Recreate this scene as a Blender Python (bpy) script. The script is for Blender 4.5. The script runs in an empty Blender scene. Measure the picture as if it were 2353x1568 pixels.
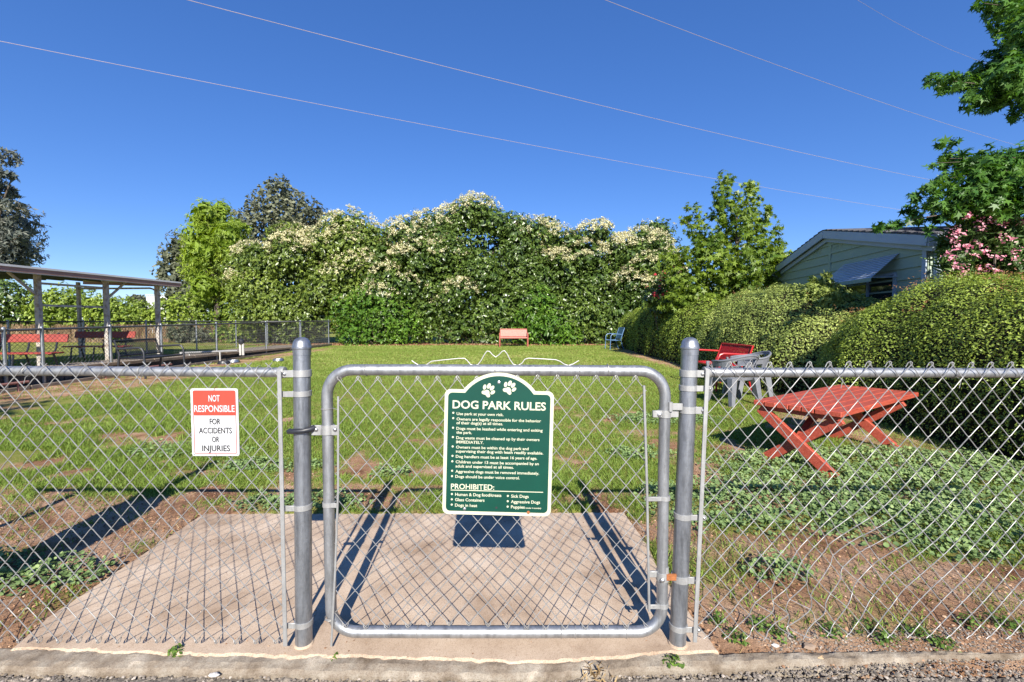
import bpy, math, random
import numpy as np
from mathutils import Vector, Matrix

# ------------------------------------------------------------------ camera, world, sun, exposure
SC = bpy.context.scene
COL = SC.collection
H_CAM, PITCH, F, CX, CY = 1.22, math.radians(2.52), 1046.0, 1176.5, 784.0   # F in pixels of a 2353 px wide picture
cam_data = bpy.data.cameras.new('camera')
cam_data.sensor_width = 36.0
cam_data.lens = F / 2353 * 36
cam_data.clip_start, cam_data.clip_end = 0.05, 3000
cam = bpy.data.objects.new('camera', cam_data)
COL.objects.link(cam)
cam.location = (0, 0, H_CAM)
cam.rotation_euler = (math.pi / 2 - PITCH, 0, 0)
SC.camera = cam

SUN_EL = math.radians(33.5)
SUN_AZ = math.radians(5.0)                 # the sun stands behind the camera, a little to its right
sun_dir = Vector((math.sin(SUN_AZ) * math.cos(SUN_EL), -math.cos(SUN_AZ) * math.cos(SUN_EL), math.sin(SUN_EL)))
world = bpy.data.worlds.new('World')
SC.world = world
world.use_nodes = True
wn = world.node_tree.nodes
wl = world.node_tree.links
sky = wn.new('ShaderNodeTexSky')
sky.sky_type = 'NISHITA'
sky.sun_disc = False
sky.sun_elevation = SUN_EL
sky.sun_rotation = math.pi - SUN_AZ
sky.altitude = 3000
sky.air_density = 1.0
sky.dust_density = 0.0
sky.ozone_density = 5.0
hsv = wn.new('ShaderNodeHueSaturation')
hsv.inputs['Hue'].default_value = 0.517
hsv.inputs['Saturation'].default_value = 1.43
hsv.inputs['Value'].default_value = 1.12
tone = wn.new('ShaderNodeGamma')
tone.inputs[1].default_value = 0.65
wl.new(sky.outputs[0], tone.inputs[0])
wl.new(tone.outputs[0], hsv.inputs['Color'])
wl.new(hsv.outputs[0], wn['Background'].inputs['Color'])
wn['Background'].inputs['Strength'].default_value = 0.15
sun_data = bpy.data.lights.new('sun', 'SUN')
sun_data.energy = 5.0
sun_data.angle = math.radians(0.5)
sun_data.color = (1.0, 0.94, 0.84)
sun = bpy.data.objects.new('sun', sun_data)
COL.objects.link(sun)
sun.location = sun_dir * 60
sun.rotation_euler = (-sun_dir).to_track_quat('-Z', 'Y').to_euler()
SC.view_settings.view_transform = 'Standard'
SC.view_settings.look = 'None'
SC.view_settings.gamma = 1
SC.view_settings.exposure = 0.9
SC.render.engine = 'CYCLES'
SC.cycles.use_denoising = True
SC.cycles.max_bounces = 6
SC.cycles.diffuse_bounces = 3
SC.cycles.glossy_bounces = 2
SC.cycles.transmission_bounces = 3
SC.cycles.caustics_reflective = False
SC.cycles.caustics_refractive = False

# ------------------------------------------------------------------ helpers
R = np.random.RandomState(7)
random.seed(7)
def ray(px, py):
    u, v = (px - CX) / F, (CY - py) / F
    return np.array([u, math.cos(PITCH) + v * math.sin(PITCH), -math.sin(PITCH) + v * math.cos(PITCH)])
def gp(px, py, z=0.0):
    d = ray(px, py); t = (z - H_CAM) / d[2]
    return Vector((d[0] * t, d[1] * t, z))
def at(px, py, Y):
    d = ray(px, py); t = Y / d[1]
    return Vector((d[0] * t, Y, H_CAM + d[2] * t))

def tag(o, label, cat, group=None, kind=None):
    if label: o['label'] = label
    if cat: o['category'] = cat
    if group: o['group'] = group
    if kind: o['kind'] = kind
    return o
def thing(name, label, cat, loc=(0, 0, 0), rz=0.0, group=None):
    o = bpy.data.objects.new(name, None)
    COL.objects.link(o)
    o.empty_display_size = 0.1
    o.location = loc
    o.rotation_euler = (0, 0, rz)
    return tag(o, label, cat, group)
def link(name, me, m, parent):
    if m is not None and len(me.materials) == 0:
        me.materials.append(m)
    o = bpy.data.objects.new(name, me)
    COL.objects.link(o)
    if parent is not None: o.parent = parent
    return o
def copy_tree(o, parent=None):
    c = o.copy(); COL.objects.link(c); c.parent = parent
    for ch in o.children: copy_tree(ch, c)
    return c

class MB:
    """collects polygons; build() links them as one mesh object. World coordinates are made local to an unrotated parent."""
    def __init__(s): s.v = []; s.f = []
    def add(s, vs, fs):
        n = len(s.v); s.v += [tuple(p) for p in vs]; s.f += [tuple(i + n for i in f) for f in fs]; return s
    def box(s, lo, hi, M=None):
        x0, y0, z0 = lo; x1, y1, z1 = hi
        vs = [Vector(p) for p in ((x0,y0,z0),(x1,y0,z0),(x1,y1,z0),(x0,y1,z0),(x0,y0,z1),(x1,y0,z1),(x1,y1,z1),(x0,y1,z1))]
        if M is not None: vs = [M @ p for p in vs]
        return s.add(vs, [(3,2,1,0),(4,5,6,7),(0,1,5,4),(1,2,6,5),(2,3,7,6),(3,0,4,7)])
    def bevbox(s, lo, hi, b, M=None):
        """box with chamfered edges"""
        vs = []
        c = [(lo[i] + hi[i]) / 2 for i in range(3)]; h = [(hi[i] - lo[i]) / 2 for i in range(3)]
        idx = {}
        for sx in (-1, 1):
            for sy in (-1, 1):
                for sz in (-1, 1):
                    for ax in range(3):
                        p = [c[k] + (sx, sy, sz)[k] * (h[k] - (0 if k == ax else b)) for k in range(3)]
                        idx[(sx, sy, sz, ax)] = len(vs); vs.append(Vector(p))
        fs = []
        for ax in range(3):
            o1, o2 = (ax + 1) % 3, (ax + 2) % 3
            for sg in (-1, 1):
                def k(a, b_, A=ax):
                    t = [0, 0, 0]; t[ax] = sg; t[o1] = a; t[o2] = b_; return idx[(*t, A)]
                q = [k(-1, -1), k(1, -1), k(1, 1), k(-1, 1)]
                fs.append(tuple(q if sg > 0 else q[::-1]))
        for ax in range(3):
            o1, o2 = (ax + 1) % 3, (ax + 2) % 3
            for a in (-1, 1):
                for b_ in (-1, 1):
                    def k(t_ax, A):
                        t = [0, 0, 0]; t[ax] = t_ax; t[o1] = a; t[o2] = b_; return idx[(*t, A)]
                    q = [k(-1, o1), k(1, o1), k(1, o2), k(-1, o2)]
                    fs.append(tuple(q if a * b_ < 0 else q[::-1]))
        for sx in (-1, 1):
            for sy in (-1, 1):
                for sz in (-1, 1):
                    q = [idx[(sx, sy, sz, a)] for a in range(3)]
                    fs.append(tuple(q if sx * sy * sz > 0 else q[::-1]))
        if M is not None: vs = [M @ p for p in vs]
        return s.add(vs, fs)
    def beam(s, a, b, w, h, up=(0, 0, 1), bev=0.0):
        """rectangular bar from a to b, w across, h along up"""
        a, b = Vector(a), Vector(b); d = (b - a); L = d.length; d.normalize()
        u = Vector(up); sx = d.cross(u)
        if sx.length < 1e-4: sx = d.cross(Vector((0, 1, 0)))
        sx.normalize(); u = sx.cross(d)
        M = Matrix.Translation(a) @ Matrix((sx, d, u)).transposed().to_4x4()
        if bev: return s.bevbox((-w / 2, 0, -h / 2), (w / 2, L, h / 2), bev, M)
        return s.box((-w / 2, 0, -h / 2), (w / 2, L, h / 2), M)
    def tube(s, pts, r, n=6, cap=True, closed=False):
        P = [Vector(p) for p in pts]; m = len(P)
        rs = r if hasattr(r, '__len__') else [r] * m
        prev = None; rings = []
        for i in range(m):
            if closed: t = P[(i + 1) % m] - P[i - 1]
            else: t = P[min(i + 1, m - 1)] - P[max(i - 1, 0)]
            if t.length < 1e-9: t = Vector((0, 0, 1))
            t.normalize()
            if prev is None:
                a = Vector((0, 0, 1)) if abs(t.z) < 0.9 else Vector((1, 0, 0))
                u = t.cross(a).normalized()
            else:
                u = prev - t * prev.dot(t)
                u = u.normalized() if u.length > 1e-6 else t.orthogonal().normalized()
            prev = u; w = t.cross(u)
            rings.append([P[i] + (u * math.cos(2 * math.pi * k / n) + w * math.sin(2 * math.pi * k / n)) * rs[i] for k in range(n)])
        vs = [p for rg in rings for p in rg]; fs = []
        for i in range(m if closed else m - 1):
            j = (i + 1) % m
            for k in range(n):
                fs.append((i * n + k, i * n + (k + 1) % n, j * n + (k + 1) % n, j * n + k))
        if cap and not closed:
            fs.append(tuple(range(n - 1, -1, -1))); fs.append(tuple((m - 1) * n + k for k in range(n)))
        return s.add(vs, fs)
    def lathe(s, prof, loc=(0, 0, 0), n=20, M=None):
        vs = []; fs = []; L = Vector(loc)
        for r, z in prof:
            for k in range(n):
                p = Vector((r * math.cos(2 * math.pi * k / n), r * math.sin(2 * math.pi * k / n), z))
                vs.append(((M @ p) if M is not None else p) + L)
        for i in range(len(prof) - 1):
            for k in range(n):
                fs.append((i * n + k, i * n + (k + 1) % n, (i + 1) * n + (k + 1) % n, (i + 1) * n + k))
        fs.append(tuple(range(n - 1, -1, -1))); fs.append(tuple((len(prof) - 1) * n + k for k in range(n)))
        return s.add(vs, fs)
    def prism(s, poly, y0, y1):
        """polygon in x,z (counter-clockwise seen from -y) extruded along y"""
        n = len(poly)
        vs = [(x, y0, z) for x, z in poly] + [(x, y1, z) for x, z in poly]
        fs = [tuple(range(n)), tuple(range(2 * n - 1, n - 1, -1))]
        for i in range(n):
            j = (i + 1) % n
            fs.append((i, i + n, j + n, j))
        return s.add(vs, fs)
    def build(s, name, m, parent=None, smooth=False, world=False, kind=None):
        off = Vector(parent.location) if (world and parent is not None) else Vector((0, 0, 0))
        if world and parent is not None and parent.parent is not None: off = Vector(parent.parent.location)
        me = bpy.data.meshes.new(name)
        me.from_pydata([tuple(Vector(p) - off) for p in s.v], [], s.f)
        me.validate()
        if smooth:
            me.polygons.foreach_set('use_smooth', [True] * len(me.polygons))
            me.set_sharp_from_angle(angle=math.radians(40))
        me.update()
        o = link(name, me, m, parent)
        if kind: o['kind'] = kind
        return o

def card_mesh(name, pts, b, t, n, w, l, tmpl, mat, parent=None, tint=None, faces=None, kind=None, hue=None):
    """many small leaves: every leaf is tmpl (k x 3: side, along, normal) at pts"""
    N = len(pts); k = len(tmpl); tm = np.asarray(tmpl, float)
    w = np.broadcast_to(np.asarray(w, float).reshape(-1, 1, 1), (N, 1, 1)); l = np.broadcast_to(np.asarray(l, float).reshape(-1, 1, 1), (N, 1, 1))
    V = pts[:, None, :] + w * tm[None, :, 0:1] * b[:, None, :] + l * tm[None, :, 1:2] * t[:, None, :] + l * tm[None, :, 2:3] * n[:, None, :]
    off = np.zeros(3)
    if parent is not None:
        off = np.array(parent.location) if parent.parent is None else np.array(parent.parent.location)
    V = V.reshape(-1, 3) - off
    if faces is None: faces = [list(range(k))]
    fl = np.concatenate([np.array(f) for f in faces]); lens = np.array([len(f) for f in faces])
    loops = (np.arange(N)[:, None] * k + fl[None, :]).reshape(-1).astype(np.int32)
    tot = np.tile(lens, N).astype(np.int32)
    start = np.concatenate([[0], np.cumsum(tot)[:-1]]).astype(np.int32)
    me = bpy.data.meshes.new(name)
    me.vertices.add(len(V)); me.vertices.foreach_set('co', V.astype(np.float32).reshape(-1))
    me.loops.add(len(loops)); me.loops.foreach_set('vertex_index', loops)
    me.polygons.add(len(tot)); me.polygons.foreach_set('loop_start', start); me.polygons.foreach_set('loop_total', tot)
    if tint is None: tint = R.rand(N)
    a = me.attributes.new('tint', 'FLOAT', 'POINT'); a.data.foreach_set('value', np.repeat(tint, k).astype(np.float32))
    if hue is not None:
        a = me.attributes.new('hue', 'FLOAT', 'POINT'); a.data.foreach_set('value', np.repeat(hue, k).astype(np.float32))
    me.update(calc_edges=True)
    o = link(name, me, mat, parent)
    if kind: o['kind'] = kind
    return o
def norm(a): return a / np.maximum(np.linalg.norm(a, axis=1, keepdims=True), 1e-9)
def leaf_frames(nrm, jit=0.7, droop=0.3, up=0.25):
    N = len(nrm)
    n = norm(nrm + np.array([0, 0, up]) + jit * R.randn(N, 3))
    t = R.randn(N, 3) + nrm * 0.6 - np.array([0, 0, droop * 2])
    t = norm(t - n * np.sum(t * n, axis=1, keepdims=True))
    return np.cross(n, t), t, n
OVAL = [(0, -.5, 0), (.34, -.12, .05), (.26, .26, .05), (0, .5, -.03), (-.26, .26, .05), (-.34, -.12, .05)]
DIAM = [(0, -.5, 0), (.42, .0, .06), (0, .5, 0), (-.42, .0, .06)]
DIAMF = [[0, 1, 2], [0, 2, 3]]
LANCE = [(0, -.5, 0), (.5, -.05, .04), (0, .5, -.06), (-.5, -.05, .04)]
STAR = []
for i in range(5):
    a = math.radians(90 + (i - 2) * 62)
    ri = 0.17
    a0 = math.radians(90 + (i - 2.5) * 62)
    STAR.append((ri * math.cos(a0) * 1.1, ri * math.sin(a0) - .1, 0.03))
    STAR.append((.5 * math.cos(a), .5 * math.sin(a) * (1.05 if i == 2 else .95) - .1, -.05))
STAR.append((.17 * math.cos(math.radians(90 + 2.5 * 62)) * 1.1, .17 * math.sin(math.radians(90 + 2.5 * 62)) - .1, 0.03))
STAR = STAR[::-1]
MALLOW = [(.5 * math.cos(a), .5 * math.sin(a), .10 * (i % 2)) for i, a in enumerate([2 * math.pi * k / 8 + .4 for k in range(8)])] + [(0, 0, -.08)]
MALLOWF = [[i, (i + 1) % 8, 8] for i in range(8)]

_tab = np.random.RandomState(3).rand(256, 256)
def vnoise(x, y):
    xi = np.floor(x).astype(int); yi = np.floor(y).astype(int)
    fx = x - xi; fy = y - yi; fx = fx * fx * (3 - 2 * fx); fy = fy * fy * (3 - 2 * fy)
    g = lambda i, j: _tab[i & 255, j & 255]
    return (g(xi, yi) * (1 - fx) + g(xi + 1, yi) * fx) * (1 - fy) + (g(xi, yi + 1) * (1 - fx) + g(xi + 1, yi + 1) * fx) * fy
def fbm(x, y, o=4):
    s = 0; a = .5; tot = 0
    for i in range(o):
        s = s + a * vnoise(x * 2 ** i + 17.3 * i, y * 2 ** i + 9.1 * i); tot += a; a *= .5
    return s / tot
def sstep(a, b, x):
    t = np.clip((x - a) / (b - a), 0, 1); return t * t * (3 - 2 * t)

# ------------------------------------------------------------------ materials
def new_mat(name):
    m = bpy.data.materials.new(name); m.use_nodes = True
    nt = m.node_tree; return m, nt, nt.nodes['Principled BSDF']
def nd(nt, t, **kw):
    n = nt.nodes.new(t)
    for k, v in kw.items():
        if k.startswith('_'): setattr(n, k[1:], v)
        else: n.inputs[k].default_value = v
    return n
def ramp(nt, src, stops):
    r = nt.nodes.new('ShaderNodeValToRGB')
    while len(r.color_ramp.elements) < len(stops): r.color_ramp.elements.new(0.5)
    for e, (p, c) in zip(r.color_ramp.elements, stops): e.position = p; e.color = (*c, 1)
    nt.links.new(src, r.inputs[0]); return r
def coords(nt): return nt.nodes.new('ShaderNodeTexCoord').outputs['Object']
def solid(name, stops, scale=20, rough=.6, metal=0.0, bump=0.0, bscale=None, detail=5, stretch=None, spec=None, coat=0):
    """noise-varied surface: colour ramp over noise, fine bump"""
    m, nt, p = new_mat(name)
    co = coords(nt)
    if stretch:
        mp = nd(nt, 'ShaderNodeMapping', Scale=stretch); nt.links.new(co, mp.inputs[0]); co = mp.outputs[0]
    nz = nd(nt, 'ShaderNodeTexNoise', Scale=scale, Detail=detail, Roughness=.65); nt.links.new(co, nz.inputs['Vector'])
    r = ramp(nt, nz.outputs['Fac'], stops); nt.links.new(r.outputs[0], p.inputs['Base Color'])
    p.inputs['Roughness'].default_value = rough; p.inputs['Metallic'].default_value = metal
    if spec is not None: p.inputs['Specular IOR Level'].default_value = spec
    if coat: p.inputs['Coat Weight'].default_value = coat
    if bump:
        n2 = nd(nt, 'ShaderNodeTexNoise', Scale=bscale or scale * 4, Detail=6, Roughness=.7); nt.links.new(co, n2.inputs['Vector'])
        b = nd(nt, 'ShaderNodeBump', Strength=bump, Distance=.01); nt.links.new(n2.outputs['Fac'], b.inputs['Height']); nt.links.new(b.outputs[0], p.inputs['Normal'])
    return m
def leaf(name, dark, light, third=None, transl=.28, rough=.5, spec=.35, gain=1.0):
    m, nt, p = new_mat(name)
    at_ = nd(nt, 'ShaderNodeAttribute'); at_.attribute_name = 'tint'
    dark, light = tuple(c * gain for c in dark), tuple(c * gain for c in light)
    if third: third = tuple(c * gain for c in third)
    st = [(0, dark), (.75, light)] + ([(1, third)] if third else [(1, tuple(min(1, c * 1.15) for c in light))])
    r = ramp(nt, at_.outputs['Fac'], st)
    nt.links.new(r.outputs[0], p.inputs['Base Color'])
    p.inputs['Roughness'].default_value = rough; p.inputs['Specular IOR Level'].default_value = spec
    tr = nt.nodes.new('ShaderNodeBsdfTranslucent'); 
    g = nd(nt, 'ShaderNodeHueSaturation', Saturation=1.15, Value=1.25, Hue=.49); nt.links.new(r.outputs[0], g.inputs['Color']); nt.links.new(g.outputs[0], tr.inputs[0])
    mx = nd(nt, 'ShaderNodeMixShader', Fac=transl); nt.links.new(p.outputs[0], mx.inputs[1]); nt.links.new(tr.outputs[0], mx.inputs[2])
    nt.links.new(mx.outputs[0], nt.nodes['Material Output'].inputs['Surface'])
    return m

M = {}
def galv(name, base=(.42, .43, .44), rough=.42, metal=.75, stain=.75):
    m, nt, p = new_mat(name)
    co = coords(nt)
    n1 = nd(nt, 'ShaderNodeTexVoronoi', Scale=90.0); nt.links.new(co, n1.inputs['Vector'])
    mp = nd(nt, 'ShaderNodeMapping', Scale=(14, 14, 2.2)); nt.links.new(co, mp.inputs[0])
    n2 = nd(nt, 'ShaderNodeTexNoise', Scale=3.0, Detail=8, Roughness=.7); nt.links.new(mp.outputs[0], n2.inputs['Vector'])
    d = tuple(c * stain for c in base); l = tuple(min(1, c * 1.22) for c in base)
    r2 = ramp(nt, n2.outputs['Fac'], [(.3, d), (.52, base), (.75, l)])
    r1 = ramp(nt, n1.outputs['Color'], [(0, (.86, .86, .86)), (1, (1, 1, 1))])
    mx = nd(nt, 'ShaderNodeMix', _data_type='RGBA', _blend_type='MULTIPLY'); mx.inputs[0].default_value = 1
    nt.links.new(r2.outputs[0], mx.inputs[6]); nt.links.new(r1.outputs[0], mx.inputs[7])
    nt.links.new(mx.outputs[2], p.inputs['Base Color'])
    p.inputs['Metallic'].default_value = metal
    rr = nd(nt, 'ShaderNodeMapRange'); rr.inputs[3].default_value = rough - .08; rr.inputs[4].default_value = rough + .2
    nt.links.new(n2.outputs['Fac'], rr.inputs[0]); nt.links.new(rr.outputs[0], p.inputs['Roughness'])
    b = nd(nt, 'ShaderNodeBump', Strength=.12, Distance=.002); nt.links.new(n2.outputs['Fac'], b.inputs['Height']); nt.links.new(b.outputs[0], p.inputs['Normal'])
    return m
M['galv'] = galv('galvanised_pipe', (.40, .41, .42), .40, .75, .62)
M['galv_post'] = galv('galvanised_post', (.36, .38, .41), .36, .8, .55)
M['galv_light'] = galv('galvanised_fitting', (.42, .42, .41), .5, .55, .85)
M['wire'] = galv('galvanised_wire', (.36, .355, .345), .48, .5, .65)
M['white_wire'] = solid('white_coated_wire', [(.3, (.44, .43, .41)), (.7, (.54, .52, .50))], 40, .45, .2)
M['far_wire'] = solid('dull_far_wire', [(.3, (.07, .07, .075)), (.7, (.13, .13, .13))], 5, .6, .3)
M['dark_metal'] = solid('dark_coated_metal', [(.3, (.012, .014, .018)), (.7, (.03, .032, .04))], 30, .42)
M['rust'] = solid('rusty_iron', [(.3, (.20, .065, .02)), (.7, (.42, .15, .05))], 60, .9, 0, .4)
M['bolt'] = galv('bright_bolt', (.62, .62, .62), .3, .9, .85)
M['pad'] = None
def concrete(name, cols, speck=(.24, .19, .15), scale=3.0, bump=.35):
    m, nt, p = new_mat(name)
    co = coords(nt)
    n1 = nd(nt, 'ShaderNodeTexNoise', Scale=scale, Detail=8, Roughness=.62); nt.links.new(co, n1.inputs['Vector'])
    r1 = ramp(nt, n1.outputs['Fac'], cols)
    n2 = nd(nt, 'ShaderNodeTexNoise', Scale=260.0, Detail=3, Roughness=.7); nt.links.new(co, n2.inputs['Vector'])
    r2 = ramp(nt, n2.outputs['Fac'], [(.36, (.66, .63, .60)), (.5, (1, 1, 1)), (.68, (1.0, 1.0, 1.0))])
    n3 = nd(nt, 'ShaderNodeTexVoronoi', Scale=190.0); nt.links.new(co, n3.inputs['Vector'])
    r3 = ramp(nt, n3.outputs['Color'], [(0, (.72, .68, .66)), (.35, (.97, .95, .93)), (.85, (1, 1, 1)), (1, (1.0, .98, .95))])
    a = nd(nt, 'ShaderNodeMix', _data_type='RGBA', _blend_type='MULTIPLY'); a.inputs[0].default_value = .9
    nt.links.new(r1.outputs[0], a.inputs[6]); nt.links.new(r2.outputs[0], a.inputs[7])
    b2 = nd(nt, 'ShaderNodeMix', _data_type='RGBA', _blend_type='MULTIPLY'); b2.inputs[0].default_value = .8
    nt.links.new(a.outputs[2], b2.inputs[6]); nt.links.new(r3.outputs[0], b2.inputs[7])
    nt.links.new(b2.outputs[2], p.inputs['Base Color'])
    p.inputs['Roughness'].default_value = .92; p.inputs['Specular IOR Level'].default_value = .25
    bb = nd(nt, 'ShaderNodeBump', Strength=bump, Distance=.004); nt.links.new(n2.outputs['Fac'], bb.inputs['Height']); nt.links.new(bb.outputs[0], p.inputs['Normal'])
    return m
M['pad'] = concrete('exposed_concrete', [(.34, (.34, .245, .17)), (.46, (.47, .36, .265)), (.56, (.53, .415, .31)), (.68, (.61, .50, .39))])
M['kerb'] = concrete('old_grey_concrete', [(.34, (.16, .125, .09)), (.46, (.26, .215, .165)), (.56, (.32, .28, .225)), (.68, (.48, .42, .34))], scale=9, bump=.8)
M['asphalt'] = concrete('worn_asphalt', [(.34, (.12, .105, .09)), (.5, (.22, .195, .165)), (.66, (.36, .31, .25))], scale=14, bump=1.0)
M['stone'] = leaf('loose_stone', (.09, .078, .066), (.27, .23, .19), (.40, .35, .30), transl=0, rough=.9)
M['bark'] = solid('bark', [(.3, (.06, .045, .035)), (.7, (.16, .13, .10))], 14, .95, 0, .6)
M['bark_pale'] = solid('pale_bark', [(.3, (.16, .14, .12)), (.7, (.30, .27, .23))], 14, .95, 0, .6)
M['dark_core'] = solid('dark_core_fill', [(.3, (.012, .013, .008)), (.7, (.04, .038, .022))], 20, 1.0, 0, .8, spec=.05)  # near-black twig tone for the solid cores that block light behind leaves
M['privet'] = leaf('privet_leaf', gain=1.5, dark=(.026, .052, .010), light=(.105, .155, .028), third=(.19, .23, .055), transl=.18, rough=.33, spec=.6)
M['privet_b'] = leaf('privet_leaf_yellow', gain=1.5, dark=(.042, .072, .012), light=(.155, .20, .034), third=(.25, .275, .065), transl=.2, rough=.36, spec=.55)
M['blossom'] = leaf('cream_blossom', (.55, .50, .27), (.80, .76, .48), (.88, .85, .62), transl=.25, rough=.8, spec=.1)
M['shrub'] = leaf('laurel_leaf', gain=1.5, dark=(.035, .085, .012), light=(.11, .20, .022), third=(.16, .25, .03), rough=.4)
M['grey_leaf'] = leaf('grey_green_leaf', gain=1.5, dark=(.055, .066, .042), light=(.155, .165, .10), third=(.23, .21, .14), rough=.6)
M['brown_leaf'] = leaf('browning_needle', gain=1.5, dark=(.055, .07, .062), light=(.17, .175, .14), third=(.40, .26, .16), rough=.6)
M['lime_leaf'] = leaf('lime_leaf', gain=1.5, dark=(.11, .17, .02), light=(.26, .34, .045), third=(.38, .43, .085), transl=.36)
M['gum'] = leaf('sweetgum_leaf', gain=1.5, dark=(.022, .070, .014), light=(.085, .17, .028), third=(.15, .23, .04), transl=.32, rough=.42)
M['gum_young'] = leaf('young_sweetgum_leaf', gain=1.5, dark=(.05, .095, .012), light=(.16, .22, .03), third=(.26, .29, .05), transl=.34, rough=.42)
M['oleander'] = leaf('oleander_leaf', gain=1.5, dark=(.035, .07, .018), light=(.12, .19, .055), third=(.19, .25, .08), rough=.45)
M['pink'] = leaf('pink_flower', (.62, .16, .26), (.82, .42, .48), (.86, .66, .62), transl=.3, rough=.7)
M['red_flower'] = leaf('red_flower', (.45, .03, .05), (.62, .07, .10), transl=.2, rough=.7)
M['hedge'] = leaf('hedge_leaf', gain=1.5, dark=(.06, .10, .014), light=(.235, .30, .05), third=(.38, .39, .09), rough=.45)
M['hedge_pale'] = leaf('pale_hedge_leaf', gain=1.5, dark=(.09, .13, .03), light=(.29, .34, .09), third=(.42, .43, .15), rough=.45)
M['hedge_tip'] = leaf('reddish_shoot', (.20, .09, .035), (.34, .17, .07), (.42, .27, .11), rough=.6)
M['mallow'] = leaf('mallow_leaf', gain=1.5, dark=(.050, .085, .032), light=(.14, .205, .075), third=(.21, .27, .11), transl=.22, rough=.65, spec=.2)

# ------------------------------------------------------------------ the setting: ground, slab, kerb, road
def in_poly(x, y, poly):
    c = np.zeros(np.shape(x), bool); n = len(poly)
    for i in range(n):
        x1, y1 = poly[i]; x2, y2 = poly[(i + 1) % n]
        if y1 == y2: continue
        c ^= ((y1 > y) != (y2 > y)) & (x < (x2 - x1) * (y - y1) / (y2 - y1) + x1)
    return c
pad_px = [(24, 1492), (240, 1497), (449, 1503), (640, 1508), (800, 1508), (1000, 1513), (1120, 1519), (1190, 1521), (1290, 1518), (1400, 1508), (1520, 1501), (1650, 1494),
          (1592, 1416), (1514, 1308), (1486, 1248), (1434, 1177), (1200, 1178), (950, 1179), (700, 1180), (467, 1180), (198, 1359), (111, 1416)]
PAD = [(p.x, p.y) for p in (gp(*q) for q in pad_px)]
def ellipses(x, y, L):
    s = np.zeros(np.shape(x))
    for cx, cy, rx, ry, w in L:
        d = np.sqrt(((x - cx) / rx) ** 2 + ((y - cy) / ry) ** 2)
        s = np.maximum(s, w * (1 - sstep(.65, 1.25, d)))
    return s
DIRT = [(-2.75, 2.72, 1.3, .42, .95), (-2.1, 1.95, .75, .5, 1), (-1.25, 3.22, .7, .16, .8), (-.86, 3.02, .22, .13, 1), (-.75, 4.55, .3, .15, .6), (.98, 2.55, .2, .4, .9),
        (1.5, 2.32, .55, .30, 1), (2.1, 1.95, 1.5, .30, 1), (1.25, 1.9, .75, .28, 1), (-2.4, 3.85, .4, .08, .7), (-3.1, 4.5, .3, .1, .7), (.75, 3.15, .3, .08, .7),
        (1.45, 4.9, .35, .15, .7), (-7.9, 9.0, 1.1, 3.0, .9), (3.8, 5.4, .5, 1.6, .8), (-8.2, 15, .5, 7, .9), (-3.6, 23.6, 14, .9, .9), (4.9, 14, .8, 8, .9), (.05, 3.02, .5, .07, .6)]
MALL = [(2.3, 3.0, 1.25, .55, 1), (3.1, 3.75, 1.35, .55, .9), (1.06, 2.95, .18, .4, .9), (-1.42, 2.98, .42, .15, 1), (-2.35, 2.12, .42, .16, 1), (-2.0, 3.75, .5, .14, .7),
        (1.28, 2.12, .16, .08, 1), (1.5, 2.68, .35, .13, .9), (1.9, 5.6, .7, .3, .5), (-3.2, 4.2, .8, .25, .5), (-.95, 3.55, .15, .1, .8), (1.2, 4.1, .35, .18, .6), (2.6, 2.45, .5, .22, .7)]
def cover(x, y):
    n = fbm(x * 1.9, y * 1.9, 4); n2 = fbm(x * 5 + 40, y * 5, 3)
    c = 1 - sstep(.535, .73, n * .6 + n2 * .4 + .06 * (1 - sstep(3, 6.5, y))) * (1 - .75 * sstep(4.5, 8, y))
    d = ellipses(x, y, DIRT)
    c = c * (1 - d * (.6 + .75 * (n2 - .35)).clip(0, 1.05))
    c = np.where(y < 1.72, c * sstep(1.66, 1.85, y), c)
    return c.clip(0, 1)
def groundz(x, y):
    z = .016 * (fbm(x * 2.2, y * 2.2, 4) - .5) + .01 * (fbm(x * 9, y * 9, 2) - .5) + .035 * (fbm(x * .35 + 5, y * .35, 2) - .5) * sstep(3, 8, y)
    z = z - .026 * (1 - sstep(1.6, 1.8, y))
    return z
def grid_axis(parts):
    out = []
    for a, b, st in parts: out.append(np.arange(a, b, st))
    return np.unique(np.round(np.concatenate(out), 4))
gx = grid_axis([(-900, -60, 60), (-60, -12, 4), (-12, -4, .35), (-4, 4, .065), (4, 12, .35), (12, 60, 4), (60, 901, 60)])
gy = grid_axis([(-300, -20, 40), (-20, 1.2, 2.5), (1.2, 4.6, .035), (4.6, 9, .1), (9, 30, .5), (30, 80, 5), (80, 1501, 70)])
GX, GY = np.meshgrid(gx, gy)
GZ = groundz(GX, GY)
inpad = in_poly(GX, GY, PAD)
GZ = np.where(inpad, -.06, GZ)
GZ = np.where(GY < 1.61 - .06 * sstep(1.75, 2.0, GX), -.075, GZ)
me = bpy.data.meshes.new('ground')
nx, ny = len(gx), len(gy)
V = np.stack([GX, GY, GZ], -1).reshape(-1, 3)
i = (np.arange(ny - 1)[:, None] * nx + np.arange(nx - 1)[None, :]).reshape(-1)
Q = np.stack([i, i + 1, i + nx + 1, i + nx], -1).astype(np.int32)
me.vertices.add(len(V)); me.vertices.foreach_set('co', V.astype(np.float32).reshape(-1))
me.loops.add(Q.size); me.loops.foreach_set('vertex_index', Q.reshape(-1))
me.polygons.add(len(Q)); me.polygons.foreach_set('loop_start', (np.arange(len(Q)) * 4).astype(np.int32)); me.polygons.foreach_set('loop_total', np.full(len(Q), 4, np.int32))
me.polygons.foreach_set('use_smooth', np.ones(len(Q), bool))
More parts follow.
